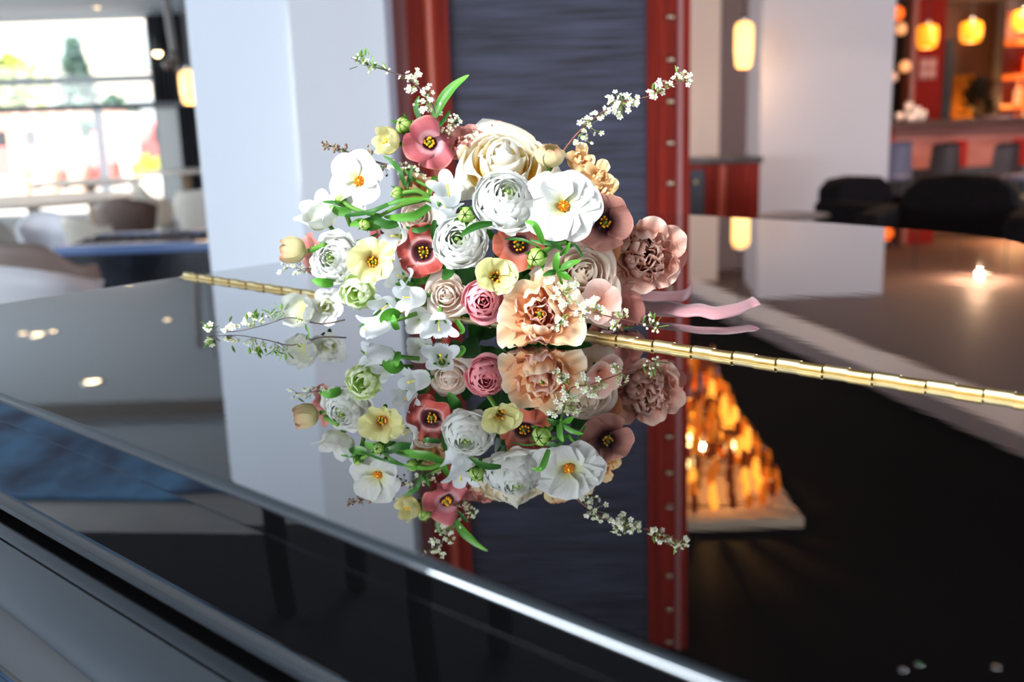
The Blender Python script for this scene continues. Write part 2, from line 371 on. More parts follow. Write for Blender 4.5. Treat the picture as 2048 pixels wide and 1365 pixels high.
# ------------------------------------------------------------------ wood framed upholstered panel
def profile_bar(name, x0, x1, y, dep, m, parent, roundness=0, z0=0, z1=ZC):
    mb = MB()
    if not roundness: mb.box((x0, y - dep, z0), (x1, y + .02, z1)); return mb.build(name, m, parent, bevel=.002)
    n = 8; pts = [(x1, y + .02), (x0, y + .02)]
    for i in range(n + 1):
        a = PI - PI * i / n; pts.append(((x0 + x1) / 2 + (x1 - x0) / 2 * math.cos(a), y - dep * math.sin(a)))
    return mb.prism(pts[::-1], z0, z1).build(name, m, parent, smooth=False, bevel=.0005)
YP = 3.42
def px(u): return at(u, 300, YP).x
panel = tag(empty('upholstered_panel', ((px(803) + px(1376)) / 2, YP, 0)), 'tall dark ribbed fabric panel in a studded mahogany frame', 'panel')
po = panel.location
FAB = mat('ribbed_fabric', (70, 72, 92), .55, spec=.4, sheen=.3)
n, l, b = nodes(FAB)
tc = n.new('ShaderNodeTexCoord'); mp = n.new('ShaderNodeMapping'); mp.inputs['Scale'].default_value = (3, 3, 95)
no = n.new('ShaderNodeTexNoise'); no.inputs['Scale'].default_value = 1; no.inputs['Detail'].default_value = 3
mp2 = n.new('ShaderNodeMapping'); mp2.inputs['Scale'].default_value = (260, 260, 300); no2 = n.new('ShaderNodeTexNoise'); no2.inputs['Scale'].default_value = 1
cr = n.new('ShaderNodeValToRGB'); cr.color_ramp.elements[0].position = .36; cr.color_ramp.elements[1].position = .64
cr.color_ramp.elements[0].color = lin((36, 35, 45)); cr.color_ramp.elements[1].color = lin((76, 78, 100))
bp = n.new('ShaderNodeBump'); bp.inputs['Strength'].default_value = .6; bp.inputs['Distance'].default_value = .004
l.new(tc.outputs['Object'], mp.inputs[0]); l.new(mp.outputs[0], no.inputs[0]); l.new(tc.outputs['Object'], mp2.inputs[0]); l.new(mp2.outputs[0], no2.inputs[0])
mx = n.new('ShaderNodeMath'); mx.operation = 'MULTIPLY_ADD'; mx.inputs[1].default_value = .25
l.new(no2.outputs[0], mx.inputs[0]); l.new(no.outputs[0], mx.inputs[2])
sb = n.new('ShaderNodeMath'); sb.operation = 'SUBTRACT'; sb.inputs[1].default_value = .125; l.new(mx.outputs[0], sb.inputs[0])
l.new(sb.outputs[0], cr.inputs[0]); l.new(cr.outputs[0], b.inputs['Base Color']); l.new(no.outputs[0], bp.inputs['Height']); l.new(bp.outputs[0], b.inputs['Normal'])
def lx(u): return px(u) - po.x
f_ = MB().box((lx(900), .03, 0), (lx(1300), .06, ZC)).build('fabric', FAB, panel)
PINKW = mat('mahogany_pale_edge', (150, 92, 90), .5, spec=.3)  # glossy highlight on the mahogany painted as a paler pink
profile_bar('edge_strip', lx(800), lx(828), .0, .02, PINKW, panel)
profile_bar('stile', lx(828), lx(860), .0, .03, WOOD, panel)
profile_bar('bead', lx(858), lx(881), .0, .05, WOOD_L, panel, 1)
profile_bar('inner_stile', lx(880), lx(907), .0, .02, WOOD, panel)
profile_bar('inner_stile', lx(1295), lx(1312), .0, .02, WOOD, panel)
profile_bar('stile', lx(1312), lx(1350), .0, .03, WOOD, panel)
profile_bar('bead', lx(1349), lx(1364), .0, .042, PINKW, panel, 1)
profile_bar('edge_strip', lx(1363), lx(1377), .0, .025, WOOD, panel)
STUD = mat('stud_metal', (170, 150, 128), .35, 1)
st = MB().lathe([(0, -.012), (.006, -.011), (.011, -.006), (.013, 0), (.013, .002)], 14, m=0).build('stud', STUD, panel, smooth=True)
zs = at(1337, 204, YP).z; step = 77 * YP / 2000 / .985
for k in range(-9, 12):
    z = zs + k * step
    if not .05 < z < ZC - .03: continue
    o = st if k == -9 else st.copy()
    if k != -9: COL.objects.link(o)
    o.rotation_euler = (-PI / 2, 0, 0); o.location = (lx(1337), -.032, z)
    if k == -9: o.location.z = z
MB().box((lx(800), -.0, 0), (lx(1377), .25, ZC)).build('backing', WOOD, panel) if False else MB().box((lx(803), .06, 0), (lx(1375), .20, ZC)).build('backing', WOOD, panel)

# ------------------------------------------------------------------ curtains and left dining area
def curtain(u0, u1, v, y, z0, z1, label, folds=7):
    a, c = at(u0, v, y).x, at(u1, v, y).x; N = folds * 8; pts = []
    for i in range(N + 1): pts.append((a + (c - a) * i / N, y + .05 * math.sin(2 * PI * folds * i / N)))
    v_ = [(x, yy, z0) for x, yy in pts] + [(x, yy, z1) for x, yy in pts]
    f = [(i, i + 1, N + 2 + i, N + 1 + i) for i in range(N)]
    o = mk('curtain', v_, f, CURT); m = o.modifiers.new('thickness', 'SOLIDIFY'); m.thickness = .006
    return tag(o, label, 'curtain')
curtain(299, 343, 100, Y1 - .14, zT2 + .03, 2.72, 'charcoal upper curtain at the right edge of the big window', 4)
curtain(353, 376, 150, Y1 - .14, zT2 + .03, 2.72, 'narrow dark curtain strip hanging behind the orange pendant', 2)
curtain(363, 395, 300, Y1 - .14, .02, zT2 - .03, 'charcoal lower curtain to the right of the glazed doors', 3)
curtain(402, 430, 300, Y1 - .14, .02, zT2 - .03, 'dark lower curtain half hidden by the white column', 3)

SHELLW = mat('white_shell', (226, 226, 232), .4); CREAM = mat('cream_leather', (180, 172, 160), .5)
TAUPE = mat('taupe_leather', (116, 98, 90), .6); BEIGE = mat('beige_fabric', (178, 170, 160), .7)
DARKU = noisy(mat('dark_upholstery', (16, 11, 14), .9, spec=.1), (12, 8, 10), (20, 14, 17), (30, 30, 30))
LEGM = mat('dark_leg', (40, 32, 28), .4)
def tub_chair(loc, rz, m, label, w=.32, seat=.44, back=.80, arm=.62, group=None, legs=LEGM, flare=1.15, name='tub_chair', cat='chair', arm_step=1.4):
    """chair whose shell wraps from one arm round the back (at +y) to the other arm"""
    t = tag(empty(name, loc, rz), label, cat, group)
    n, k = 26, 7; v = []; f = []
    for inner in (0, 1):
        for j in range(k + 1):
            h = j / k
            for i in range(n + 1):
                a = PI / 2 + (i / n - .5) * 2 * 2.25; q = abs(i / n - .5) * 2
                top = arm + (back - arm) * (1 / (1 + math.exp((q - .42) * 11 * arm_step))); top -= .10 * max(0, q - .85) / .15
                r = w * (.74 + (flare - .74) * h ** .8) - inner * .028
                z = (seat - .10) + (top - seat + .10) * h
                v.append((r * math.cos(a) * 1.05, r * math.sin(a), z))
    N = (k + 1) * (n + 1)
    for inner in (0, 1):
        for j in range(k):
            for i in range(n):
                q = (j * (n + 1) + i, j * (n + 1) + i + 1, (j + 1) * (n + 1) + i + 1, (j + 1) * (n + 1) + i)
                q = tuple(x + inner * N for x in q); f.append(q if inner == 0 else q[::-1])
    e = k * (n + 1)
    for i in range(n): f.append((e + i, e + i + 1, N + e + i + 1, N + e + i)); f.append((i, N + i, N + i + 1, i + 1))
    for i in (0, n):
        for j in range(k): f.append((j * (n + 1) + i, (j + 1) * (n + 1) + i, N + (j + 1) * (n + 1) + i, N + j * (n + 1) + i))
    mk('shell', v, f, m, t)
    MB().lathe([(0, seat - .1), (w * .80, seat - .1), (w * .86, seat - .05), (w * .86, seat - .01), (w * .8, seat + .01), (0, seat + .015)], 24).build('seat', m, t, smooth=True)
    for sx in (-1, 1):
        for sy in (-1, 1):
            MB().tube([(sx * w * .55, sy * w * .5, seat - .09), (sx * w * .8, sy * w * .75, 0)], .016, 8, r2=.011).build('leg', legs, t, smooth=True)
    return t
def ground(u, v_top, z, y): 
    p = at(u, v_top, y); return Vector((p.x, p.y, 0))
def top_y(u, v, z):
    return onz(u, v, z)
def seat_at(u, v, back):          # chair whose back top shows at pixel (u, v) when it is `back` high
    p = onz(u, v, back); return (p.x, p.y, 0)
def xy(u, y): p = at(u, 350, y); return (p.x, y, 0)
tub_chair(xy(-70, 3.25), 3.36, SHELLW, 'large white shell chair nearest the piano, in front of the black planter', w=.31, back=.85, arm=.70, arm_step=.6)
tub_chair(xy(78, 6.9), .5, SHELLW, 'rounded white shell chair between the dining table and the black planter', w=.16, back=.70, arm=.55, arm_step=.7)
tub_chair(xy(164, 6.75), 2.6, CREAM, 'pale cream tub chair beside the taupe chair', w=.145, back=.68, arm=.60)
tub_chair(xy(243, 7.4), 3.3, TAUPE, 'taupe leather tub chair with a broad plain back behind the planter', w=.19, back=.76, arm=.66, arm_step=.6)
tub_chair(xy(303, 9.5), 2.2, CREAM, 'small pale chair far off by the windows behind the taupe chair', w=.18, back=.76, arm=.60)
tub_chair(xy(-32, 6.9), 1.2, CREAM, 'pale chair cut by the left edge of the photograph beside the table', w=.22, back=.70, arm=.52)
tub_chair(xy(428, 7.0), 4.3, BEIGE, 'beige high backed chair half hidden behind the white column', w=.25, back=.86, arm=.80, arm_step=.5)
tub_chair(xy(66, 4.7), 2.9, TAUPE, 'taupe chair seen from behind between the white shell chairs', w=.20, back=.735, arm=.60, seat=.42)
TOPW = noisy(mat('pale_oak_top', (206, 196, 186), .35), (194, 182, 170), (216, 208, 200), (1.5, 22, 4)); OAK = noisy(mat('oak_edge', (150, 128, 104), .45), (136, 114, 90), (164, 142, 118), (3, 3, 30))
def round_table(loc, r, h, label):
    t = tag(empty('dining_table', loc), label, 'table')
    MB().lathe([(0, h - .035), (r - .03, h - .035), (r, h - .02), (r, h - .005), (r - .005, h), (0, h)], 48).build('tabletop', TOPW, t, smooth=False, bevel=.001)
    MB().lathe([(.30, 0), (.31, .02), (.07, .05), (.05, .3), (.05, h - .06), (.16, h - .035), (0, h - .035)], 24).build('pedestal', OAK, t, smooth=True)
    return t
round_table(xy(58, 8.3), .80, .70, 'large round pale topped dining table behind the white shell chair')
round_table(xy(178, 10.4), .55, .74, 'smaller round table by the windows beyond the big dining table')
round_table(xy(372, 10.8), .45, .80, 'small round table near the curtain beside the white column')
# black planter with gravel
pl = tag(empty('planter', (0, 0, 0)), 'long black planter box topped with dark gravel beside the white column', 'planter')
a0, a1 = at(113, 495, 5.3).x, at(470, 490, 5.3).x
DKP = noisy(mat('black_stone', (26, 30, 40), .22), (20, 24, 32), (40, 46, 58), (5, 5, 5), contrast=(.45, .75))
RIMB = mat('blue_grey_rim', (92, 116, 160), .25)
zp = at(200, 490, 5.3).z
MB().box((a0, 5.3, 0), (a1, 5.95, zp - .05)).build('box', DKP, pl, bevel=.01)
MB().box((a0 - .01, 5.285, zp - .05), (a1, 5.36, zp)).build('rim', RIMB, pl, bevel=.006)
MB().box((a0 - .01, 5.9, zp - .05), (a1, 5.965, zp)).build('rim', RIMB, pl, bevel=.006)
g = MB()
for i in range(420):
    x, y = rnd.uniform(a0 + .02, a1 - .02), rnd.uniform(5.36, 5.9); s = rnd.uniform(.018, .034)
    g.ball((x, y, zp - .025 + rnd.uniform(-.01, .012)), s, rnd.randrange(3), 5, 3, (1, 1, .7))
o = g.build('gravel', [mat('gravel_dark', (56, 52, 56), .8), mat('gravel_grey', (104, 98, 100), .8), mat('gravel_brown', (84, 70, 66), .8)], pl); o['kind'] = 'stuff'

# pendants
def lin_e(name, c, s): return emis(name, c, s)
AMB = mat('lit_opal_glass', (255, 214, 150), .4, emit=(255, 184, 96), es=2.6)
AMBJ = mat('lit_amber_glass', (230, 150, 40), .25, emit=(255, 150, 24), es=1.1)
BULB = emis('bulb', (255, 214, 140), 22)
def pendant(p, r, h, label, m=AMB, group=None, name='pendant_lamp', zt=ZC, pw=10, taper=.85):
    t = tag(empty(name, p), label, 'lamp', group)
    MB().lathe([(r * .35, h), (r * .8, h * .97), (r, h * .85), (r, h * .35), (r * taper, h * .05), (r * .6, 0)], 20).build('lamp_shade', m, t, smooth=True)
    MB().ball((0, 0, h * .45), r * .42).build('bulb', BULB, t, smooth=True)
    MB().lathe([(0, h + .05), (r * .3, h + .045), (r * .38, h * .97), (0, h * .96)], 14).build('cap', CHROME, t, smooth=True)
    MB().tube([(0, 0, h + .04), (0, 0, zt - p[2])], .006, 6).build('cord', BLACKM, t)
    light('lamp_glow', 'POINT', (p[0], p[1], p[2] - .06), pw, (1, .66, .34), r * .5).parent = None
    return t
pendant(at(382, 208, 8.6), .077, .27, 'orange opal pendant lamp hanging before the dark curtain', pw=8)
pendant(at(1487, 136, 8.6), .077, .37, 'tall cream opal pendant lamp beside the broad white column', pw=10, zt=ZC)
cl = tag(empty('ceiling_bracket', at(352, 128, 9.0)), 'dark bracket with round spotlights above the orange pendant', 'lamp')
MB().tube([(0, 0, 0), (-.03, 0, .5), (-.05, 0, ZC - cl.location.z)], .035, 8).build('pole', mat('grey_pole', (96, 92, 92), .5), cl)
for dx, dz in ((-.06, 0), (.06, -.05), (0, .06)): MB().ball((dx, -.04, dz), .05, sq=(1, 1, 1)).build('spot_head', mat('spot_head', (70, 66, 66), .4), cl, smooth=True)

# recessed downlights
SPOT = emis('downlight_lens', (255, 222, 168), 14)
def downlight(x, y, z, label, r=.045, group=None):
    t = tag(empty('downlight', (x, y, z)), label, 'light', group)
    MB().lathe([(r * 1.5, 0), (r * 1.5, -.006), (r, -.008), (r, .0)], 20).build('trim_ring', CHROME, t, smooth=True)
    MB().lathe([(0, -.003), (r, -.003)], 20).build('lens', SPOT, t)
    return t
def mirror_spot(u, v, z):            # where a ceiling light hangs whose image in the lid shows at pixel (u, v)
    q = onz(u, v, ZL); d = q - CAM; d.z = -d.z; p = q + d * ((z - ZL) / d.z); return p.x, p.y
for (u, v), s in zip(((194, 15), (286, 32)), ('round downlight in the grey ceiling, upper one of the pair above the window', 'round downlight in the grey ceiling close to the curtain top')):
    p = onz(u, v, ZC - .005); downlight(p.x, p.y, ZC - .002, s)
for (u, v), s in (((75, 670), 'downlight mirrored at the left edge of the lid, middle of three'), ((46, 668), 'downlight mirrored at the far left edge of the lid'), ((106, 664), 'downlight mirrored beside the bright middle one'), ((335, 640), 'downlight mirrored in the lid left of the white column'), ((185, 765), 'downlight mirrored in the lid near the front edge')):
    x, y = mirror_spot(u, v, ZC - .005); downlight(x, y, ZC - .002, s, .06 if u in (75, 185) else .035)
x, y = mirror_spot(1971, 547, 2.455); downlight(x, y, 2.458, 'downlight in the mauve soffit above the bar', .055)
for (u, v), c, lb in (((1838, 1328), (120, 190, 140), 'tiny greenish ceiling light mirrored near the lower right corner of the lid'), ((1806, 1338), (190, 180, 190), 'tiny whitish ceiling light mirrored left of the greenish one'), ((1992, 1332), (200, 170, 150), 'tiny dim warm ceiling light mirrored at the lower right corner of the lid')):
    x, y = mirror_spot(u, v, ZC - .006); t = tag(empty('pin_light', (x, y, ZC)), lb, 'light')
    MB().lathe([(0, -.006), (.009, -.006), (.011, -.003)], 14).build('lens', emis('pin_lens', c, .9), t); MB().lathe([(.011, -.004), (.016, -.008), (.018, 0)], 14).build('trim_ring', CHROME, t, smooth=True)
fn = Vector(((B0 - c0).y, -(B0 - c0).x, 0)).normalized(); d_ = ray(609, 215); k_ = (Vector((c0.x, c0.y, 0)) - CAM).dot(fn) / d_.dot(fn); q_ = CAM + d_ * k_; r_ = d_ - fn * (2 * d_.dot(fn)); q_ = q_ + r_ * ((ZC - .003 - q_.z) / r_.z)
if X0 < q_.x < X1 and Y0 < q_.y < Y1: downlight(q_.x, q_.y, ZC - .002 if q_.x < 2 else 2.458, 'downlight mirrored as a small disc in the side of the white column', .06)
t = tag(empty('wall_spot', at(315, 105, 13.6)), 'small round spotlight before the charcoal curtain', 'light')
MB().ball((0, 0, 0), .055).build('lens', SPOT, t, smooth=True); MB().lathe([(.02, .22), (.05, .2), (.062, .02), (.05, .0)], 14).build('housing', BLACKM, t, smooth=True)
MB().tube([(0, 0, .2), (0, 0, ZC - t.location.z)], .01, 6).build('rod', BLACKM, t)

# chandelier over the lobby, seen only mirrored in the lid
x, y = mirror_spot(1398, 905, 2.5)
ch = tag(empty('chandelier', (x, y, 2.0)), 'amber crystal chandelier mirrored in the black lid', 'chandelier')
MB().box((-.42, -.45, .69), (.42, .45, .745)).build('canopy', mat('canopy_plate', (230, 206, 180), .4), ch, bevel=.01)
CRY = mat('amber_crystal', (240, 140, 36), .12, spec=.8, emit=(255, 120, 14), es=.55); CRYB = mat('bright_amber_crystal', (255, 190, 90), .12, emit=(255, 160, 50), es=3.2); CRYD = mat('deep_amber_crystal', (110, 50, 14), .12, spec=.8, emit=(200, 70, 8), es=.16)  # lamplight in the crystals put in as emission, in bright and dim copies
cry = [MB().lathe([(0, .055), (.012, .04), (.019, .02), (.014, -.035), (0, -.06)], 6).build('crystal', m, ch) for m in (CRY, CRYB, CRYD)]
first = [True, True, True]
for tier in range(12):
    h = tier / 11; r = .06 + .33 * h ** 1.2; z = .03 + .60 * h; nn = 8 + int(18 * h)
    for i in range(nn):
        a = 2 * PI * (i + .5 * (tier % 2)) / nn; kx = rnd.choice((0, 0, 0, 1, 2, 2, 2))
        if first[kx]: o = cry[kx]; first[kx] = False
        else: o = cry[kx].copy(); COL.objects.link(o)
        o.location = (r * math.cos(a), r * math.sin(a), z + rnd.uniform(-.02, .02)); o.scale = (1.2, 1.2, rnd.uniform(.8, 1.3)); o.rotation_euler = (0, 0, rnd.random() * 3)
for tier in (2, 4, 6, 8):
    h = tier / 8; r = .05 + .30 * h
    MB().lathe([(r, -.008), (r + .008, 0), (r, .008), (r - .008, 0), (r, -.008)], 28, (0, 0, .10 + .56 * h)).build('ring', BRASS_D, ch, smooth=True)
MB().tube([(0, 0, .05), (0, 0, .70)], .015, 8).build('stem', BRASS_D, ch, smooth=True)
for i in range(5):
    a = 2 * PI * i / 5 + .4; MB().ball((.2 * math.cos(a), .2 * math.sin(a), .50), .020, sq=(1, 1, 1.6)).build('bulb', BULB, ch, smooth=True)
light('chandelier_glow', 'POINT', (x, y, 2.46), 120, (1, .50, .15), .025)

# ------------------------------------------------------------------ sideboard between panel and broad column
STONE = noisy(mat('dark_stone_top', (70, 64, 62), .25), (58, 52, 52), (90, 84, 82), (14, 14, 14))
ys = 8.4; u0x, u1x = at(1340, 340, ys).x, at(1520, 340, ys).x; zt = at(1440, 316, ys).z
sbd = tag(empty('sideboard', ((u0x + u1x) / 2, ys, 0)), 'mahogany sideboard with dark door panel, brass knobs and stone top', 'cabinet')
hw = (u1x - u0x) / 2
def sx(u): return at(u, 340, ys).x - sbd.location.x
MB().box((-hw, 0, .06), (hw, .5, zt - .05)).build('body', WOOD, sbd, bevel=.004)
MB().box((-hw - .02, -.03, zt - .05), (hw + .02, .52, zt)).build('top', STONE, sbd, bevel=.008)
MB().box((-hw + .03, .03, 0), (hw - .03, .45, .06)).build('plinth', BLACKM, sbd)
for a, c in ((1345, 1372), (1381, 1408)):
    d = MB().box((sx(a), -.018, .10), (sx(c), .0, zt - .09)).build('door', mat('slate_door', (58, 60, 70), .6), sbd, bevel=.003)
    kx = sx(1377 if a < 1376 else 1388)
    MB().ball((sx(1368) if a < 1376 else sx(1390), -.035, zt - .19), .022, sq=(1, .8, 1)).build('knob', BRASS, d, smooth=True)
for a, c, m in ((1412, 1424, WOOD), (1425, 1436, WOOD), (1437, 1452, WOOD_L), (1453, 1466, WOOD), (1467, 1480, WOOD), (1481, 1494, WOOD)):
    n = 6; pts = [(sx(c), .01), (sx(a), .01)] + [((sx(a) + sx(c)) / 2 + (sx(c) - sx(a)) / 2 * math.cos(PI - PI * i / n), -.025 * math.sin(PI * i / n)) for i in range(n + 1)]
    MB().prism(pts[::-1], .08, zt - .06).build('flute', m, sbd)

# ------------------------------------------------------------------ lounge and bar on the right
def lounge(loc, rz, label):
    t = tag(empty('lounge_chair', loc, rz), label, 'chair', None)
    MB().box((-.36, -.36, .14), (.36, .30, .40)).build('seat', DARKU, t, bevel=.04, seg=3)
    for s in (-1, 1):
        MB().box((s * .38 - .06 * (s > 0) * 0 - .07, -.38, .10), (s * .38 + .07, .34, .56)).build('armrest', DARKU, t, bevel=.035, seg=3)
    n = 14; v = []; f = []
    pr = [(-.30, .36), (-.33, .52), (-.30, .64), (-.20, .705), (0, .72), (.20, .705), (.30, .64), (.33, .52), (.30, .36)]
    k = len(pr); v = [(x, .20 + (z - .36) * .12, z) for x, z in pr] + [(x, .38 + (z - .36) * .2, z) for x, z in pr]
    f = [tuple(range(k)), tuple(range(k, 2 * k))[::-1]] + [(i, k + i, k + (i + 1) % k, (i + 1) % k) for i in range(k)]
    MB().add(v, f).build('backrest', DARKU, t, bevel=.03, seg=3)
    for x in (-.36, .36):
        for y in (-.32, .28): MB().tube([(x, y, .11), (x, y, 0)], .018, 8).build('leg', LEGM, t, smooth=True)
    return t
p = xy(1788, 7.2); lounge(p, .55, 'low dark lounge chair against the broad white column, its left arm showing')
p = xy(1905, 5.7); lounge(p, -.55, 'dark lounge chair nearer the piano, in front of the red bar').scale = (1, 1, 1.12)
ct = tag(empty('side_table', xy(1590, 6.4)), 'thin grey side table just above the far edge of the lid', 'table')
ztab = at(1590, 429, 6.4).z
MB().lathe([(0, ztab - .02), (.22, ztab - .02), (.225, ztab - .01), (.22, ztab), (0, ztab)], 32).build('tabletop', mat('grey_top', (120, 112, 114), .4), ct)
MB().lathe([(.17, 0), (.17, .015), (.02, .03), (.02, ztab - .02)], 20).build('pedestal', CHROME, ct, smooth=True)

yb = 11.0
zb = at(1900, 240, yb).z; bx0, bx1 = at(1690, 240, yb).x, X1 - .3
bar = tag(empty('bar_counter', (0, 0, 0)), 'long bar counter with dark top and lit rose wood front', 'bar')
ROSE = noisy(mat('rosewood_front', (152, 92, 84), .6, spec=.2), (140, 82, 74), (166, 106, 98), (2, 2, 9)); REDP = mat('deep_red_panel', (140, 22, 10), .6, spec=.15)
MB().box((bx0, yb + .06, .10), (bx1, yb + .7, zb - .06)).build('body', ROSE, bar, bevel=.005)
MB().box((bx0 - .05, yb - .12, zb - .06), (bx1, yb + .78, zb)).build('worktop', mat('bar_top', (64, 44, 42), .6, spec=.2), bar, bevel=.008)
MB().box((bx0 + .03, yb + .1, 0), (bx1, yb + .6, .10)).build('plinth', BLACKM, bar)
zlo = at(1900, 336, yb).z
MB().box((bx0 - .02, yb + .0, .08), (bx1, yb + .06, zlo)).build('kick_panel', BLACKM, bar, bevel=.004)
for u0, u1, za, zc in ((1780, 1789, 250, 335), (1908, 1938, 282, 335), (2030, 2062, 282, 400)):
    MB().box((at(u0, 300, yb).x, yb + .035, at(1900, zc, yb).z), (at(u1, 300, yb).x, yb + .075, at(1900, za, yb).z)).build('red_panel', REDP, bar, bevel=.003)
MB().tube([(bx0, yb - .1, .22), (bx1, yb - .1, .22)], .02, 8).build('foot_rail', BRASS_D, bar, smooth=True)
SEATD = mat('dark_stool_leather', (52, 44, 48), .5); LAV = mat('grey_stool_shell', (104, 104, 128), .4)
def stool(u, y, rz, label, m=SEATD, top=286):
    p = at(u, top, y); bz = p.z; sz = at(u, 350, y).z
    t = tag(empty('bar_stool', (p.x, y, 0), rz), label, 'stool', None)
    w = .15
    v = []; f = []; n = 10; kk = 6
    for inner in (0, 1):
        for j in range(kk + 1):
            h = j / kk
            for i in range(n + 1):
                s = i / n * 2 - 1; a = s * .95; r = .19 - inner * .02
                ztp = bz - .03 * s ** 4 ; v.append((r * math.sin(a) * (1 - .12 * h), -r * math.cos(a) * (.75 + .25 * h) * 1.0, sz + (ztp - sz) * h))
    N = (kk + 1) * (n + 1)
    for inner in (0, 1):
        for j in range(kk):
            for i in range(n):
                q = (j * (n + 1) + i, j * (n + 1) + i + 1, (j + 1) * (n + 1) + i + 1, (j + 1) * (n + 1) + i); f.append(tuple(x + inner * N for x in (q if inner else q[::-1])))
    e = kk * (n + 1)
    for i in range(n): f.append((e + i, e + i + 1, N + e + i + 1, N + e + i))
    mk('backrest', v, f, m, t)
    MB().lathe([(0, sz - .05), (.17, sz - .05), (.185, sz - .02), (.17, sz + .01), (0, sz + .015)], 18).build('seat', m, t, smooth=True)
    for sx_ in (-1, 1):
        for sy_ in (-1, 1): MB().tube([(sx_ * .11, sy_ * .11, sz - .04), (sx_ * .19, sy_ * .19, 0)], .013, 6).build('leg', BLACKM, t, smooth=True)
    MB().lathe([(.20, -.01), (.21, 0), (.20, .01), (.19, 0), (.20, -.01)], 16, (0, 0, .2)).build('foot_ring', CHROME, t, smooth=True)
stool(1789, 10.2, .1, 'dark bar stool partly behind the broad white column', LAV, 282)
stool(1886, 10.2, -.1, 'dark bar stool alone in the middle before the rose bar front', SEATD, 284)
stool(2003, 10.2, .1, 'dark bar stool beside the pale grey stool on the right', SEATD, 284)
stool(2056, 9.5, .5, 'pale grey bar stool at the right edge of the photograph', LAV, 288)
ZS = 2.46
# posts and things behind the bar
def post(u0, u1, y, z1, m, label, name='post', cat='post', z0=0):
    a, c = at(u0, 150, y).x, at(u1, 150, y).x
    o = MB().box((a, y, z0), (c, y + .25, z1)).build(name, m, bevel=.006); o['kind'] = 'structure'; return o
post(1826, 1886, 12.4, ZS, REDP, '', 'column_red_wood'); post(1781, 1826, 12.8, ZS, BLACKM, '', 'column_black')
post(1820, 1832, 12.35, ZS, mat('orange_wood', (150, 66, 30), .4), '', 'trim_4'); post(1888, 1906, 12.7, at(1890, 80, 12.7).z, BLACKM, '', 'trim_5')
post(2004, 2030, 12.9, ZS, mat('grey_pier', (150, 132, 126), .6), '', 'column_grey')
post(2010, 2024, 12.6, at(2015, 158, 12.6).z, mat('mauve_pier', (92, 76, 96), .6), '', 'trim_6', z0=zb)
sg = tag(empty('square_plaque', at(1856, 137, 12.37)), 'square pinkish white plaque on the dark red wooden post', 'plaque')
MB().box((-.105, 0, -.125), (.105, .02, .125)).build('board', mat('plaque', (176, 106, 100), .5), sg, bevel=.003)
for dx in (-1, 1):
    for dz in (-1, 1): MB().lathe([(0, .006), (.034, .004), (.04, -.004)], 14).build('disc', mat('plaque_disc', (222, 168, 160), .5), sg).matrix_local = Matrix.Translation((dx * .048, -.003, dz * .055)) @ Matrix.Rotation(PI / 2, 4, 'X')
# amber lit wall niche: golden curtain lit by its own lamp
GOLD = noisy(mat('gold_curtain', (196, 120, 26), .7), (176, 100, 18), (214, 138, 36), (30, 30, 1.5))
a, c = at(1900, 200, 13.1).x, at(1946, 200, 13.1).x; N = 24
v = [(a + (c - a) * i / N, 13.1 + .04 * math.sin(i * 1.6), z) for z in (.0, at(1920, 150, 13.1).z) for i in range(N + 1)]
o = mk('curtain', v, [(i, i + 1, N + 2 + i, N + 1 + i) for i in range(N)], GOLD); o.modifiers.new('thickness', 'SOLIDIFY').thickness = .006; tag(o, 'golden lamp lit curtain behind the bar counter', 'curtain')
light('curtain_lamp', 'POINT', ((a + c) / 2, 12.75, 1.25), 7, (1, .62, .2), .06)
# dark leafy plant beside it
plant = tag(empty('potted_plant', (at(1956, 200, 12.45).x, 12.45, zb - .25)), 'dark bushy pot plant on the back bar beside the golden curtain', 'plant')
LEAFD = mat('dark_leaf', (34, 30, 16), .6)
MB().lathe([(0, 0), (.14, 0), (.18, .25), (.16, .25), (0, .22)], 16).build('pot', BLACKM, plant, smooth=True)
g = MB()
for i in range(160):
    d = Vector((rnd.gauss(0, 1), rnd.gauss(0, .6), abs(rnd.gauss(0, 1)))).normalized(); q = Vector((0, 0, .28)) + Vector((d.x * .24, d.y * .2, d.z * .48)) * rnd.uniform(.5, 1)
    s = d.cross(Vector((.3, .2, 1))).normalized() * .03; g.add([q - d * .07, q + s, q + d * .07, q - s], [(0, 1, 2, 3)])
o = g.build('foliage', LEAFD, plant); o['kind'] = 'stuff'
MB().box((at(1945, 200, 12.4).x, 12.2, 0), (at(1985, 200, 12.4).x, 12.65, zb - .25)).build('back_cabinet', BLACKM)
tag(bpy.data.objects['back_cabinet'], 'black low cabinet behind the bar under the dark plant', 'cabinet')
# amber jar pendants over the bar
pendant(at(1853, 97, 10.4), .105, .23, 'amber glass jar pendant in front of the dark red post', AMBJ, None, 'jar_pendant', ZS, 6)
pendant(at(1941, 85, 10.2), .105, .20, 'amber glass jar pendant above the golden curtain', AMBJ, None, 'jar_pendant', ZS, 6)
pendant(at(2046, 62, 10.0), .105, .19, 'amber glass jar pendant at the right edge', AMBJ, None, 'jar_pendant', ZS, 6)
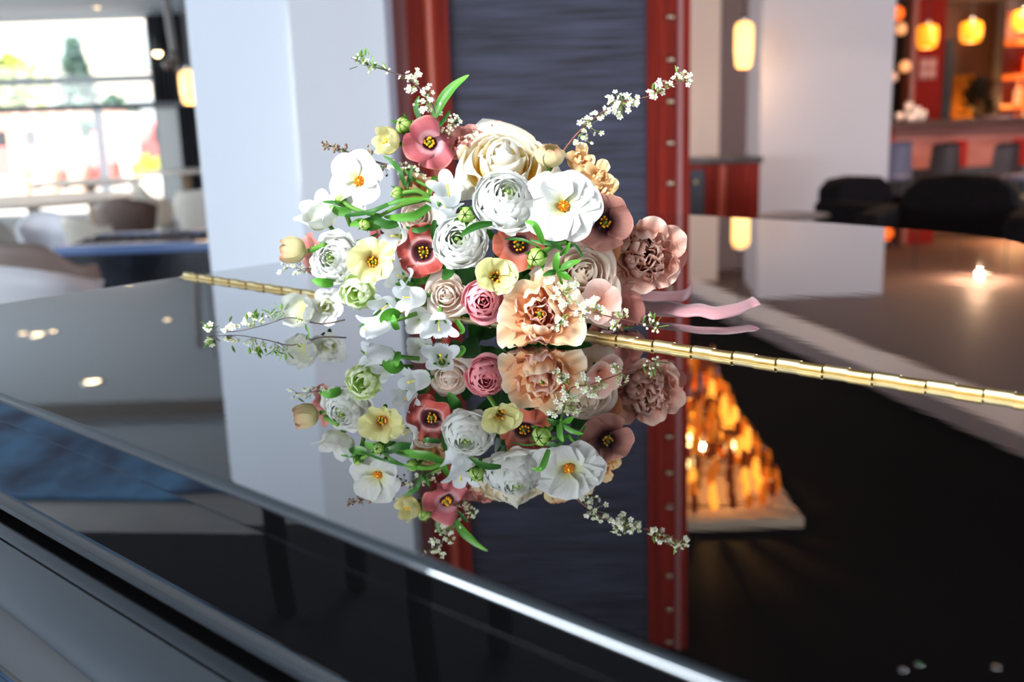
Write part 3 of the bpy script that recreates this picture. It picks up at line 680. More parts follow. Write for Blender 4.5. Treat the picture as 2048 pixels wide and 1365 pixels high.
# glowing globes and bottles beyond the bar
ORB = mat('orange_globe', (255, 120, 40), .4, emit=(255, 96, 22), es=1.3); PEACH = mat('peach_globe', (255, 200, 150), .4, emit=(255, 170, 104), es=.75)
def globe(u, v, y, r, m, label):
    t = tag(empty('globe_lamp', at(u, v, y)), label, 'lamp')
    MB().ball((0, 0, 0), r, 0, 14, 9).build('lamp_shade', m, t, smooth=True)
    MB().lathe([(0, r * 1.25), (r * .3, r * 1.2), (r * .35, r * .9), (0, r * .88)], 10).build('cap', CHROME, t, smooth=True)
    MB().tube([(0, 0, r), (0, 0, ZS - t.location.z)], .006, 5).build('cord', BLACKM, t)
globe(1793, 27, 11.8, .082, ORB, 'glowing orange globe lamp high beside the broad column')
globe(1802, 58, 12.2, .070, PEACH, 'peach globe lamp just below the orange one')
globe(1810, 133, 11.9, .066, PEACH, 'peach globe lamp beside the red post at mid height')
globe(1786, 154, 11.9, .058, mat('dim_globe', (220, 180, 160), .4, emit=(220, 170, 140), es=.4), 'dim pale globe lamp half behind the broad column')
def bottle(u, y, h, r, m, label, lit=False, z=None):
    p = at(u, 200, y); z = zb if z is None else z
    o = MB().lathe([(0, 0), (r, 0), (r, h * .6), (r * .4, h * .75), (r * .35, h), (0, h)], 14, ).build('bottle', m, smooth=True); o.location = (p.x, y, z)
    return tag(o, label, 'bottle')
def cup(u, y, h, r, label, z=None):
    p = at(u, 200, y); t = tag(empty('cup', (p.x, y, zb if z is None else z)), label, 'cup')
    MB().lathe([(0, 0), (r * .6, 0), (r * .9, h * .4), (r, h), (r * .9, h), (r * .8, h * .4), (0, .015)], 16).build('bowl', mat('white_china', (226, 212, 206), .3), t, smooth=True)
    MB().lathe([(r * 1.1 + .008 * math.cos(k), h * .5 + .03 * math.sin(k)) for k in (0, 1, 2, 3, 4, 5, 6)], 3, a0=-.2, a1=.2).build('handle', mat('white_china_handle', (226, 212, 206), .3), t)
    return t
cup(1800, 11.15, .09, .05, 'white cup at the left end of the bar top')
cup(1818, 11.2, .20, .045, 'tall stack of white cups beside the red post'); cup(1833, 11.12, .15, .05, 'white cup stack in front of the red post')
cup(1845, 11.18, .11, .05, 'shorter white cup on the bar top right of the stacks'); cup(1822, 11.0, .07, .05, 'low white cup in front of the cup stacks')
tray = MB().lathe([(0, 0), (.22, 0), (.25, .02), (.24, .022), (.2, .01), (0, .01)], 28).build('tray', mat('steel_tray', (168, 150, 160), .3, .6), smooth=True)
p = at(2000, 240, yb + .2); tray.location = (p.x, yb + .25, zb); tag(tray, 'round metal tray lying on the bar top', 'tray')
# lit shelf unit at the right edge
shx = at(2026, 200, 12.2).x
sh = tag(empty('shelf_unit', (shx, 12.2, 0)), 'back bar shelf unit with lit orange shelves at the right edge', 'shelf')
MB().box((0, .3, 0), (1.8, .35, 2.3)).build('back_panel', mat('shelf_back', (90, 34, 18), .5), sh)
SHLIT = mat('backlit_shelf', (255, 140, 60), .4, emit=(255, 110, 34), es=1.0)
for v_ in (78, 148, 208):
    z = at(2040, v_, 12.2).z; MB().box((0, 0, z - .06), (1.8, .3, z)).build('shelf', SHLIT, sh)
for i, (u, v_, h, m) in enumerate(((2034, 128, .30, REDP), (2050, 128, .28, ORB), (2035, 196, .26, PEACH), (2051, 196, .30, ORB), (2035, 240, .2, ORB), (2050, 240, .24, PEACH))):  # bottles reuse glowing globe materials; their lit look is emission
    z = at(2040, (148, 148, 208, 208, 262, 262)[i], 12.2).z
    bottle(u, 12.3, h, .045, m, ('dark red bottle on the upper lit shelf', 'orange bottle on the upper lit shelf', 'peach bottle on the middle lit shelf', 'orange bottle on the middle lit shelf', 'small orange bottle on the lowest shelf', 'taller peach bottle on the lowest shelf')[i], z=z)
light('bar_warm', 'POINT', (at(1900, 60, 10.6).x, 9.6, 2.40), 80, (1, .62, .38), .03)  # unseen warm lamp added to lift the bar, no fitting modelled
light('bar_front_light', 'SPOT', (5.0, 8.7, 2.44), 250, (1, .74, .60), .03, aim=(5.0, 11, .7))  # unseen spot added to brighten the bar front
light('bar_warm_2', 'POINT', (6.2, 12.2, 2.1), 30, (1, .55, .25), .2)
light('lounge_warm', 'SPOT', (3.9, 4.6, 2.44), 70, (1, .78, .66), .03, aim=(3.2, 7.6, .6))  # fill spot added for the lounge, hung free of any fitting

# ------------------------------------------------------------------ outside, beyond the window
PAVE = mat('pale_paving', (206, 200, 192), .8)
slab('ground', (-40, Y1 + .2, -.12), (20, 60, -.02), PAVE)
ORW = mat('orange_timber', (240, 196, 168), .7); WHT = mat('white_render', (236, 232, 226), .7)
pg = tag(empty('pergola', (0, 0, 0)), 'orange timber pergola outside the left windows', 'pergola')
yo = 19.0
def ox(u, y=yo): return at(u, 300, y).x
ztop = at(80, 238, yo).z; zbm = at(80, 258, yo).z
for u in (-60, 30, 88, 142): MB().box((ox(u) - .11, yo, 0), (ox(u) + .11, yo + .22, zbm)).build('post', ORW, pg)
MB().box((ox(-120), yo - .03, zbm), (ox(150), yo + .25, ztop)).build('beam', ORW, pg)
for i in range(9): x = ox(-110) + i * .32; MB().box((x, yo - .5, ztop), (x + .08, yo + 2.2, ztop + .14)).build('rafter', ORW, pg)
for u, v0 in ((258, 245),):
    t = tag(empty('white_pillar', (ox(u, 20), 20, 0)), 'white rendered pillar standing outside the glazed doors', 'pillar')
    z = at(u, 250, 20).z; MB().box((-.16, -.16, 0), (.16, .16, z)).build('shaft', WHT, t); MB().box((-.28, -.28, z), (.28, .28, z + .22)).build('capital', WHT, t)
bl = tag(empty('building', (0, 0, 0)), 'pale building across the street beyond the window', 'building')
MB().box((-24, 33, 0), (-4, 40, 7)).build('wall', mat('cream_render', (226, 214, 200), .8), bl)
for i in range(7):
    for z in (1.0, 3.2):
        x = -22 + i * 2.5; w_ = MB().box((x, 32.93, z), (x + 1.2, 33, z + 1.3)).build('window', mat('window_reveal', (180, 190, 196), .3), bl); 
MB().box((-24.3, 32.6, 7), (-3.7, 40, 7.3)).build('roof', mat('roof_edge', (170, 150, 140), .7), bl)
GRN = noisy(mat('blue_green_foliage', (120, 156, 140), .8), (98, 138, 126), (146, 176, 156), (3, 3, 3)); YG = mat('yellow_green_foliage', (176, 190, 84), .8)
def tree(u, v_top, y, r, m, label, v_bot=None, name='tree', nl=900, cone=True):
    p = at(u, v_top, y); H = p.z; t = tag(empty(name, (p.x, y, 0)), label, 'tree')
    MB().tube([(0, 0, 0), (0, 0, H * .8)], .12, 8, r2=.04).build('trunk', LEGM, t, smooth=True)
    g = MB()
    for i in range(nl):
        h = rnd.random() ** 1.3; rr = r * ((1 - h) * .9 + .1 if cone else math.sin(PI * min(1, h * .9 + .1)) * .9 + .1) * math.sqrt(rnd.random()); a = rnd.random() * 6.28
        q = Vector((rr * math.cos(a), rr * math.sin(a), H * (.12 + .88 * h) if cone else H * (.3 + .7 * h)))
        d = Vector((math.cos(a) + rnd.gauss(0, .4), math.sin(a) + rnd.gauss(0, .4), rnd.gauss(0, .5))).normalized() * .24; s = d.cross(Vector((0, 0, 1))).normalized() * .12
        g.add([q - d, q + s, q + d, q - s], [(0, 1, 2, 3)])
    o = g.build('crown', m, t); o['kind'] = 'stuff'; return t
tree(142, 78, 27, 1.05, GRN, 'blue green conifer standing beyond the window')
tree(20, 110, 31, 1.5, YG, 'yellow green leafy tree at the left edge of the window', cone=False)
tree(225, 190, 29, .9, GRN, 'low green shrub beyond the window beside the conifer', nl=500, cone=False)
CARR = mat('red_car_paint', (226, 120, 116), .3, coat=.5); TYRE = mat('tyre', (24, 24, 26), .8)
def car(u, y, rz, label):
    t = tag(empty('car', (ox(u, y), y, 0), rz), label, 'car')
    pr = [(-2.0, .35), (-2.05, .75), (-1.75, .95), (-1.1, 1.0), (-.6, 1.42), (.7, 1.45), (1.35, 1.02), (1.95, .90), (2.05, .6), (2.0, .35)]
    k = len(pr); v = [(x, -.8, z) for x, z in pr] + [(x, .8, z) for x, z in pr]
    MB().add(v, [tuple(range(k))[::-1], tuple(range(k, 2 * k))] + [(i, (i + 1) % k, k + (i + 1) % k, k + i) for i in range(k)]).build('body', CARR, t, bevel=.06, seg=2)
    for s in (-1, 1): MB().box((-.75, s * .805 - .01, 1.0), (.95, s * .805 + .01, 1.34)).build('side_window', FRAMED, t)
    for x in (-1.3, 1.3):
        for s in (-1, 1): MB().lathe([(0, -.1), (.33, -.1), (.33, .1), (0, .1)], 18).build('wheel', TYRE, t).matrix_local = Matrix.Translation((x, s * .76, .33)) @ Matrix.Rotation(PI / 2, 4, 'X')
car(40, 24, .1, 'red car parked beyond the pergola at the left'); car(300, 22, 1.2, 'red car parked outside behind the white pillar')
fb = tag(empty('flower_tub', (ox(300, 17), 17, 0)), 'white tub of yellow flowers outside the glazed doors', 'planter')
MB().lathe([(0, 0), (.3, 0), (.42, .5), (.38, .5), (0, .44)], 18).build('tub', WHT, fb, smooth=True)
g = MB()
for i in range(120):
    q = Vector((rnd.gauss(0, .18), rnd.gauss(0, .18), .5 + abs(rnd.gauss(0, .14)))); g.ball(q, .04, rnd.randrange(2), 5, 3)
o = g.build('flowers', [mat('yellow_bloom', (236, 206, 70), .7), YG], fb); o['kind'] = 'stuff'

# ------------------------------------------------------------------ bouquet lying on the lid
BQ = Vector((.02, .97, ZL)); bouquet = tag(empty('bouquet', BQ), 'hand tied bouquet of white, peach and dusty rose flowers lying on the piano lid', 'bouquet')
rb = random.Random(5)
def ramp_mat(name, stops, vein=.12, transl=.36, rough=.55, vscale=26, spec=.3, vcol=None):
    """petal or leaf: colour along its length, fine lengthwise veins, some light passing through"""
    m = bpy.data.materials.new(name); m.use_nodes = True; n, l, b = nodes(m)
    uv = n.new('ShaderNodeUVMap'); uv.uv_map = 'UVMap'; sp = n.new('ShaderNodeSeparateXYZ'); l.new(uv.outputs[0], sp.inputs[0])
    cr = n.new('ShaderNodeValToRGB'); e = cr.color_ramp.elements
    while len(e) < len(stops): e.new(.5)
    for k, (p, c) in enumerate(stops): e[k].position = p; e[k].color = lin(c)
    l.new(sp.outputs[0], cr.inputs[0])
    mp = n.new('ShaderNodeMapping'); mp.inputs['Scale'].default_value = (2.2, vscale, 1); l.new(uv.outputs[0], mp.inputs[0])
    no = n.new('ShaderNodeTexNoise'); no.inputs['Scale'].default_value = 1; no.inputs['Detail'].default_value = 3; l.new(mp.outputs[0], no.inputs[0])
    mr = n.new('ShaderNodeMapRange'); mr.inputs[1].default_value = .35; mr.inputs[2].default_value = .65; mr.inputs[3].default_value = 0; mr.inputs[4].default_value = vein; l.new(no.outputs[0], mr.inputs[0])
    mx = n.new('ShaderNodeMixRGB'); mx.blend_type = 'MULTIPLY' if vcol is None else 'MIX'; mx.inputs[2].default_value = lin(vcol) if vcol else (.45, .45, .45, 1)
    l.new(mr.outputs[0], mx.inputs[0]); l.new(cr.outputs[0], mx.inputs[1]); l.new(mx.outputs[0], b.inputs['Base Color'])
    b.inputs['Roughness'].default_value = rough; b.inputs['Specular IOR Level'].default_value = spec
    bp = n.new('ShaderNodeBump'); bp.inputs['Strength'].default_value = .18; bp.inputs['Distance'].default_value = .0008; l.new(no.outputs[0], bp.inputs['Height']); l.new(bp.outputs[0], b.inputs['Normal'])
    tr = n.new('ShaderNodeBsdfTranslucent'); l.new(mx.outputs[0], tr.inputs[0]); ms = n.new('ShaderNodeMixShader'); ms.inputs[0].default_value = transl
    l.new(b.outputs[0], ms.inputs[1]); l.new(tr.outputs[0], ms.inputs[2]); l.new(ms.outputs[0], n['Material Output'].inputs[0])
    return m
PW = ramp_mat('white_petal', [(0, (214, 226, 178)), (.3, (240, 242, 232)), (1, (240, 241, 238))], .06)
PWG = ramp_mat('white_petal_green_heart', [(0, (196, 208, 104)), (.24, (224, 228, 176)), (.5, (238, 240, 232)), (1, (238, 239, 238))], .24)
PHT = ramp_mat('greenish_inner_petal', [(0, (170, 200, 110)), (.6, (214, 228, 180)), (1, (232, 238, 216))], .08)
PWS = ramp_mat('shaded_white_bell', [(0, (206, 222, 172)), (.25, (240, 244, 246)), (1, (236, 240, 244))], .05)  # the bells' own bluish white, greenish at the base
PCR = ramp_mat('ivory_rose_petal', [(0, (246, 190, 52)), (.45, (248, 218, 120)), (.72, (246, 236, 200)), (1, (242, 240, 230))], .03, transl=.45)
PBL = ramp_mat('blush_rose_petal', [(0, (246, 204, 172)), (.4, (248, 226, 208)), (1, (248, 238, 228))], .04, transl=.45)
PBG = ramp_mat('beige_rose_petal', [(0, (224, 170, 134)), (.45, (240, 216, 196)), (.9, (246, 234, 222)), (1, (232, 216, 190))], .10, transl=.45)
PYE = ramp_mat('pale_yellow_petal', [(0, (96, 52, 26)), (.20, (120, 70, 36)), (.34, (196, 172, 104)), (.58, (226, 222, 152)), (1, (232, 232, 172))], .12)
PYC = ramp_mat('plain_yellow_petal', [(0, (226, 210, 120)), (.4, (236, 230, 166)), (1, (240, 238, 184))], .08)
PRU = ramp_mat('rust_petal', [(0, (44, 8, 16)), (.32, (56, 12, 22)), (.41, (130, 56, 62)), (.47, (222, 176, 172)), (.60, (178, 78, 70)), (.94, (166, 64, 56)), (1, (206, 138, 108))], .22)
PRB = ramp_mat('copper_petal', [(0, (56, 12, 20)), (.30, (66, 16, 26)), (.42, (196, 128, 118)), (.62, (194, 100, 76)), (.95, (198, 106, 80)), (1, (218, 152, 120))], .22)
PMV = ramp_mat('dusty_rose_petal', [(0, (60, 20, 32)), (.24, (76, 26, 40)), (.31, (206, 150, 158)), (.42, (214, 158, 164)), (.55, (180, 94, 102)), (.9, (174, 88, 92)), (1, (204, 136, 126))], .24)
PTA = ramp_mat('taupe_rose_petal', [(0, (36, 10, 18)), (.30, (48, 14, 22)), (.43, (130, 76, 72)), (.60, (178, 124, 112)), (.95, (190, 134, 122)), (1, (220, 176, 160))], .26)
PPE = ramp_mat('peony_tulip_petal', [(0, (206, 122, 92)), (.35, (220, 154, 130)), (.8, (228, 176, 158)), (1, (246, 220, 204))], .22, vscale=34, transl=.45)
PPC = ramp_mat('peach_petal', [(0, (232, 104, 48)), (.3, (246, 172, 116)), (.7, (250, 202, 156)), (.86, (252, 222, 184)), (1, (254, 242, 220))], .12, vscale=34, transl=.45)
PPP = ramp_mat('pink_peach_petal', [(0, (236, 128, 96)), (.3, (244, 186, 158)), (.8, (244, 210, 198)), (1, (246, 226, 214))], .26, vscale=34, vcol=(190, 120, 118), transl=.45)
PPI = ramp_mat('pink_petal', [(0, (214, 92, 106)), (.5, (232, 138, 150)), (1, (240, 172, 178))], .06)
PDP = ramp_mat('dusty_pink_petal', [(0, (170, 96, 88)), (.5, (192, 124, 114)), (1, (204, 142, 132))], .12)
PAP = ramp_mat('apricot_petal', [(0, (196, 140, 70)), (.4, (236, 190, 130)), (.8, (246, 212, 160)), (1, (250, 228, 178))], .10)
POC = ramp_mat('ochre_petal', [(0, (150, 84, 40)), (.5, (188, 118, 74)), (1, (208, 146, 100))], .2)
PGR = ramp_mat('lime_white_petal', [(0, (170, 210, 74)), (.4, (210, 234, 140)), (.8, (236, 246, 206)), (1, (246, 250, 230))], .12)
PTN = ramp_mat('tan_green_petal', [(0, (176, 178, 112)), (.5, (214, 204, 156)), (.85, (212, 186, 146)), (1, (190, 132, 100))], .22)
PBU = ramp_mat('green_bud_petal', [(0, (86, 128, 36)), (.5, (140, 184, 70)), (1, (204, 226, 146))], .2)
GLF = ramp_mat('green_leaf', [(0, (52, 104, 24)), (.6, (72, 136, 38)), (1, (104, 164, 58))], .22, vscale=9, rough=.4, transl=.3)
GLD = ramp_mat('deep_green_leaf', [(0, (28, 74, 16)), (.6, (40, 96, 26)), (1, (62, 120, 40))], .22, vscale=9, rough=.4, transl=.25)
GST = ramp_mat('green_stem', [(0, (84, 132, 46)), (1, (106, 156, 62))], .15, vscale=3)
ANT = mat('yellow_anther', (246, 176, 18), .6); FIL = mat('orange_filament', (206, 110, 20), .6); PIS = mat('green_pistil', (104, 140, 44), .5); PISY = mat('yellow_pistil', (236, 216, 70), .5)
BRN = mat('brown_heart', (150, 70, 14), .7)

def resample(prof, K=24):
    P = catmull([Vector((a, b, 0)) for a, b in prof], 8); d = [0]
    for i in range(1, len(P)): d.append(d[-1] + (P[i] - P[i - 1]).length)
    T = d[-1]; out = []; j = 0
    for k in range(K + 1):
        s = T * k / K
        while j < len(P) - 2 and d[j + 1] < s: j += 1
        f = (s - d[j]) / max(1e-9, d[j + 1] - d[j]); out.append(P[j].lerp(P[j + 1], min(1, max(0, f))))
    return out
def petal_geo(prof, hw, phi, rc, nu=8, nv=8, tipk=.3, tipp=2.2, wb=.35, wt=.15, ruf=0, rf=3, edge=0, point=0, fold=0, r_=rb):
    P = resample(prof); K = len(P) - 1; v = []; uv = []; ph = r_.random() * 6.3; ph2 = r_.random() * 6.3; c, s = math.cos(phi), math.sin(phi)
    for i in range(nu + 1):
        u = i / nu
        w = hw * (wb + (1 - wb) * math.sin(min(1, u / .65) * PI / 2)) * (1 - wt * max(0, (u - .6) / .4) ** 2)
        for j in range(nv + 1):
            x = j / nv * 2 - 1; ax = abs(x)
            t = u * (1 - tipk * ax ** tipp) + point * u ** 4 * max(0, 1 - ax * 2.6) * .5
            t += ruf * 1.1 * u ** 3 * math.sin(rf * 2.3 * x * PI + ph2) * .35 / max(hw, 1e-4) * .012 if ruf else 0
            q = min(K - 1e-6, max(0, t * K)); k = int(q); p = P[k].lerp(P[k + 1], q - k) if t <= 1 else P[K] + (P[K] - P[K - 1]) * (t - 1) * K
            tg = (P[min(k + 1, K)] - P[max(k - 0, 0)]); tg = tg.normalized() if tg.length > 1e-9 else Vector((1, 0, 0))
            nn = Vector((tg.y, -tg.x, 0))                      # points outward / downward, away from the axis
            d = edge * ax * ax * u + ruf * u * u * math.sin(rf * x * PI + ph) * (.3 + .7 * ax) + fold * (1 - ax) * math.sin(u * PI)
            p = p + nn * d
            a = x * w / max(p.x, rc) if p.x > 0 else x * w / rc
            rr = p.x; xx, yy = rr * math.cos(a), rr * math.sin(a)
            v.append(Vector((xx * c - yy * s, xx * s + yy * c, p.y))); uv.append((max(0, min(1, t)), j / nv))
    f = [(i * (nv + 1) + j, i * (nv + 1) + j + 1, (i + 1) * (nv + 1) + j + 1, (i + 1) * (nv + 1) + j) for i in range(nu) for j in range(nv)]
    return v, f, uv
def arc(r0, z0, L, e0, e1, n=7):
    p = [(r0, z0)]; 
    for i in range(n):
        e = math.radians(e0 + (e1 - e0) * ((i + .5) / n)); p.append((p[-1][0] + L / n * math.cos(e), p[-1][1] + L / n * math.sin(e)))
    return p
ZMIN = ZL + .0015
class Flower:
    def __init__(s, name, label, u, v, Y, d, R, calyx=True, roll=None, stem=True):
        s.p = at(u, v, Y); dist = -(RM.transposed() @ (s.p - CAM)).z; s.R = R * dist / FPX
        d = (RIGHT * d[0] + UPV * d[1] + TOW * (d[2] if len(d) > 2 else 1)).normalized(); s.d = d
        q = d.to_track_quat('Z', 'Y') @ Quaternion((0, 0, 1), rb.random() * 6.28 if roll is None else roll)
        s.M = Matrix.Translation(s.p) @ q.to_matrix().to_4x4(); s.MI = s.M.inverted(); r = s.R
        s.name = name; s.label = label; s.q = q; s.root = None; s.cal = (calyx, stem)
    def base(s, z0, rcal=None):
        """green calyx and a piece of stem: the flower's own mesh"""
        r = s.R; rc = rcal or r * .16; b = MB()
        b.lathe([(0, z0 - rc * .9), (rc * .45, z0 - rc * .85), (rc * .85, z0 - rc * .3), (rc, z0 + rc * .25), (rc * .6, z0 + rc * .5), (0, z0 + rc * .5)], 10)
        b.tube([(0, 0, z0 - rc * .6), (0, 0, z0 - rc * .6 - .022)], .0022, 6)
        vv = s.clamp([Vector(q) for q in b.v])
        s.root = mk(s.name, vv, b.f, GST, bouquet, uv=[(.5, .5)] * len(vv)); s.root.matrix_local = Matrix.Translation(-BQ) @ s.M
        if s.label: s.root['label'] = s.label
    def clamp(s, vs):
        out = []
        for v in vs:
            w = s.M @ v
            if w.z < ZMIN: w.z = ZMIN + (ZMIN - w.z) * .04 + .0022 * (1 + math.sin(w.x * 420 + 2 * math.sin(w.x * 170))); v = s.MI @ w
            out.append(v)
        return out
    def part(s, name, geo, m, tilt=0):
        v, f, uv = geo
        if tilt:
            a = Vector((rb.gauss(0, 1), rb.gauss(0, 1), 0)).normalized(); R_ = Matrix.Rotation(math.radians(tilt) * rb.gauss(0, 1), 3, a); v = [R_ @ q for q in v]
        return mk(name, s.clamp(v), f, m, s.root, uv=uv)
    def bits(s, name, b, m, smooth=True): return mk(name, s.clamp([Vector(q) for q in b.v]), b.f, m, s.root, mi=b.m, smooth=smooth)
    def eye(s, n=8, r=.16, h=.22, size=.045, z0=0, pist=True, flat=False):
        R = s.R; a = MB(); fl_ = MB()
        for i in range(n):
            t = 2 * PI * i / n + rb.uniform(-.25, .25); rr = R * r * rb.uniform(.7, 1.15); hh = R * h * rb.uniform(.7, 1.2) + z0
            tip = Vector((rr * math.cos(t), rr * math.sin(t), hh)); a.ball(tip, R * size, 0, 6, 4, (1, 1, 1.5)); fl_.tube([(tip.x * .3, tip.y * .3, z0), tip], R * .014, 4, 1)
        a.add(fl_.v, fl_.f, 1); s.bits('stamens', a, [ANT, FIL])
        if pist:
            p = MB(); p.ball((0, 0, z0 + R * .13), R * .075, 0, 8, 6, (1, 1, 1.7)); p.ball((0, 0, z0 + R * .28), R * .05, 0, 6, 4); s.bits('pistil', p, [PIS])

def dense_heart(F):
    r = F.R; b = MB()
    for i in range(60):
        rr = .16 * math.sqrt((i + .5) / 60); a = i * 2.4; b.ball((r * rr * math.cos(a), r * rr * math.sin(a), r * (.22 - rr * .4)), r * .022, int(i % 3 == 0), 5, 3, (1, 1, 1.6))
    b.lathe([(0, r * .16), (r * .13, r * .13), (r * .16, 0)], 12, m=2); b.ball((0, 0, r * .22), r * .045, 3, 6, 4)
    F.bits('stamens', b, [FIL, ANT, BRN, PISY])
Flower.dense = dense_heart
def single(name, label, u, v, R, Y, d, m, n=5, e=(38, -6), wf=.95, ruf=.10, rf=2, tipk=.22, eye=(8, .17, .2, .045), roll=None, edge=0, layers=1, jit=8, wt=.1, r0=.05, wb=.28, pist=True):
    F = Flower(name, label, u, v, Y, d, R, roll=roll); r = F.R; F.base(-.08 * r)
    for ly in range(layers):
        for i in range(n):
            phi = 2 * PI * (i + .5 * ly) / n + rb.uniform(-.13, .13); L = r * rb.uniform(.86, 1.14) * (1.04 if ly else 1)
            k = rb.uniform(-jit, jit) * 1.3; e0 = e[0] + k - 8 * ly; e1 = e[1] + k * 1.6 + rb.uniform(-jit, jit) - 10 * ly
            g = petal_geo(arc(r * r0, -.03 * r * ly + .02 * r * (i % 2), L, e0, e1), PI * r / n * wf * rb.uniform(.88, 1.08), phi, r * .42, 12, 14, tipk * rb.uniform(.8, 1.3), 2.6, wb, wt, ruf * r * rb.uniform(.7, 1.5), rf * rb.uniform(.8, 1.3), (edge + rb.uniform(-.16, .06)) * r, fold=-.03 * r)
            F.part('petal', g, m)
    if eye == 'dense': F.dense()
    elif eye: F.eye(*eye, pist=pist)
    return F
def ranunculus(name, label, u, v, R, Y, d, m, n=46, loose=0., heart=None, core=.06, ruf=.018, hgt=.62):
    F = Flower(name, label, u, v, Y, d, R); r = F.R; F.base(-.62 * r, .3 * r)
    for i in range(n):
        s = i / (n - 1); rim = r * (core + (.92 - core) * s ** .8); h = r * (hgt * math.cos(s * PI / 2 * 1.12) - .06 * (1 - s) ** 3 * 4); phi = i * 2.39996
        op = max(0, (s - .66) / .34) * rb.uniform(.6, 1.25); rim *= 1 + loose * rb.uniform(-.1, .15)
        low = -r * (.50 * (1 - .2 * s))
        pr = [(rim * .45, low), (rim * .98, low + (h - low) * .25), (rim * 1.10, low + (h - low) * .62), (rim * (1.0 + .10 * op), h - .04 * r), (rim * (.80 - .22 * max(0, 1 - s * 5) + .46 * op), h + .045 * r - .16 * r * op)]
        F.part('petal', petal_geo(pr, rim * (1.05 - .1 * s) + .03 * r, phi, rim * .8, 8, 13, .20 + .1 * rb.random(), 2.4, .6, .12, ruf * r * (.4 + s) * 2, rb.choice((2, 3)), .05 * r * s, point=.0), PHT if (heart and s < .16) else m, tilt=2.5 + 5 * loose)
    if heart:
        b = MB(); b.ball((0, 0, r * .40), r * .06, 0, 8, 6); F.bits('heart', b, [heart])
    return F
def rose(name, label, u, v, R, Y, d, m, n=26, flare=1., pt=.25, tight=.10):
    F = Flower(name, label, u, v, Y, d, R); r = F.R; F.base(-.72 * r, .24 * r)
    for i in range(n):
        s = i / (n - 1); rim = r * (.05 + .80 * s ** 1.05); h = r * (.52 - .62 * s ** 1.6); phi = i * 2.2 + rb.uniform(-.2, .2); op = max(0, (s - .3) / .7) ** 1.2 * flare
        low = -r * .55
        pr = [(rim * .25, low), (rim * .85, low + (h - low) * .28), (rim * (1.0), low + (h - low) * .68), (rim * (.92 + .20 * op), h - .04 * r), (rim * (.74 + .52 * op), h + .05 * r - .08 * r * op), (rim * (.66 + .86 * op), h + .06 * r - .26 * r * op)]
        F.part('petal', petal_geo(pr, rim * (1.5 - .3 * s) + .05 * r, phi, rim * .75, 12, 14, .14, 2.4, .6, .15, .018 * r * s, 1.5, (.03 + .05 * op) * r, point=pt * (.3 + .7 * s)), m, tilt=2.5 + 2 * s)
    return F
def peony(name, label, u, v, R, Y, d, m, n=30, ruf=.12, m2=None, guard=6, gm=None, open_=.7, eye=None, hgt=.6):
    F = Flower(name, label, u, v, Y, d, R); r = F.R; F.base(-.5 * r, .22 * r)
    for i in range(n):
        s = ((i + .5) / n); rim = r * (.10 + .72 * s ** .8) * rb.uniform(.85, 1.12); h = r * (hgt - (hgt + .1) * s ** 1.5) + r * rb.uniform(-.14, .12); phi = i * 2.39996 + rb.uniform(-.4, .4)
        o = rb.uniform(-.2, .35) + open_ * s ** 2 * .8; low = -r * .42
        pr = [(rim * .35, low), (rim * .95, low + (h - low) * .3), (rim * 1.08, low + (h - low) * .68), (rim * (.98 + .18 * o), h - .03 * r), (rim * (.66 + .7 * max(-.3, o)), h + .09 * r - .12 * r * max(0, o))]
        F.part('petal', petal_geo(pr, r * rb.uniform(.34, .50) * (.62 + .5 * s), phi, rim * .8, 10, 12, .2 + .15 * rb.random(), 2, .5, .1, ruf * r * rb.uniform(.5, 1.2), rb.choice((1.6, 2.3, 3)), rb.uniform(-.06, .12) * r), m2 if (m2 and rb.random() < .35) else m, tilt=8)
    for i in range(guard):
        phi = 2 * PI * i / guard + rb.uniform(-.2, .2)
        F.part('petal', petal_geo(arc(r * .08, -.40 * r, r * rb.uniform(1.02, 1.30), 44 + rb.uniform(-14, 12), rb.uniform(-8, 30)), r * .48, phi, r * .5, 11, 14, .16 * rb.uniform(.5, 1.6), 2.4, .35, .0, ruf * r * .8, rb.choice((2, 2.6, 3.3)), rb.uniform(-.12, .05) * r), gm or m)
    if eye: F.eye(*eye)
    return F
def cupflower(name, label, u, v, R, Y, d, m, n=6, L=1.7, close=1., ruf=.06, eye=None, tipk=.25, top=.75, roll=None):
    F = Flower(name, label, u, v, Y, d, R, roll=roll); r = F.R; F.base(-.14 * r, .2 * r); Lr = L * r
    for i in range(n):
        k = 1 - .07 * (i % 2); phi = 2 * PI * i / n
        pr = [(r * .12, 0), (r * .75 * k, Lr * .14), (r * 1.0 * k, Lr * .42), (r * .96 * k, Lr * .72), (r * (top + .25 * (1 - close)) * k, Lr * 1.0)]
        F.part('petal', petal_geo(pr, PI * r / n * 1.45, phi, r * .6, 9, 8, tipk, 2.2, .5, .25, ruf * r, 2.4, .04 * r), m)
    if eye: F.eye(*eye)
    return F
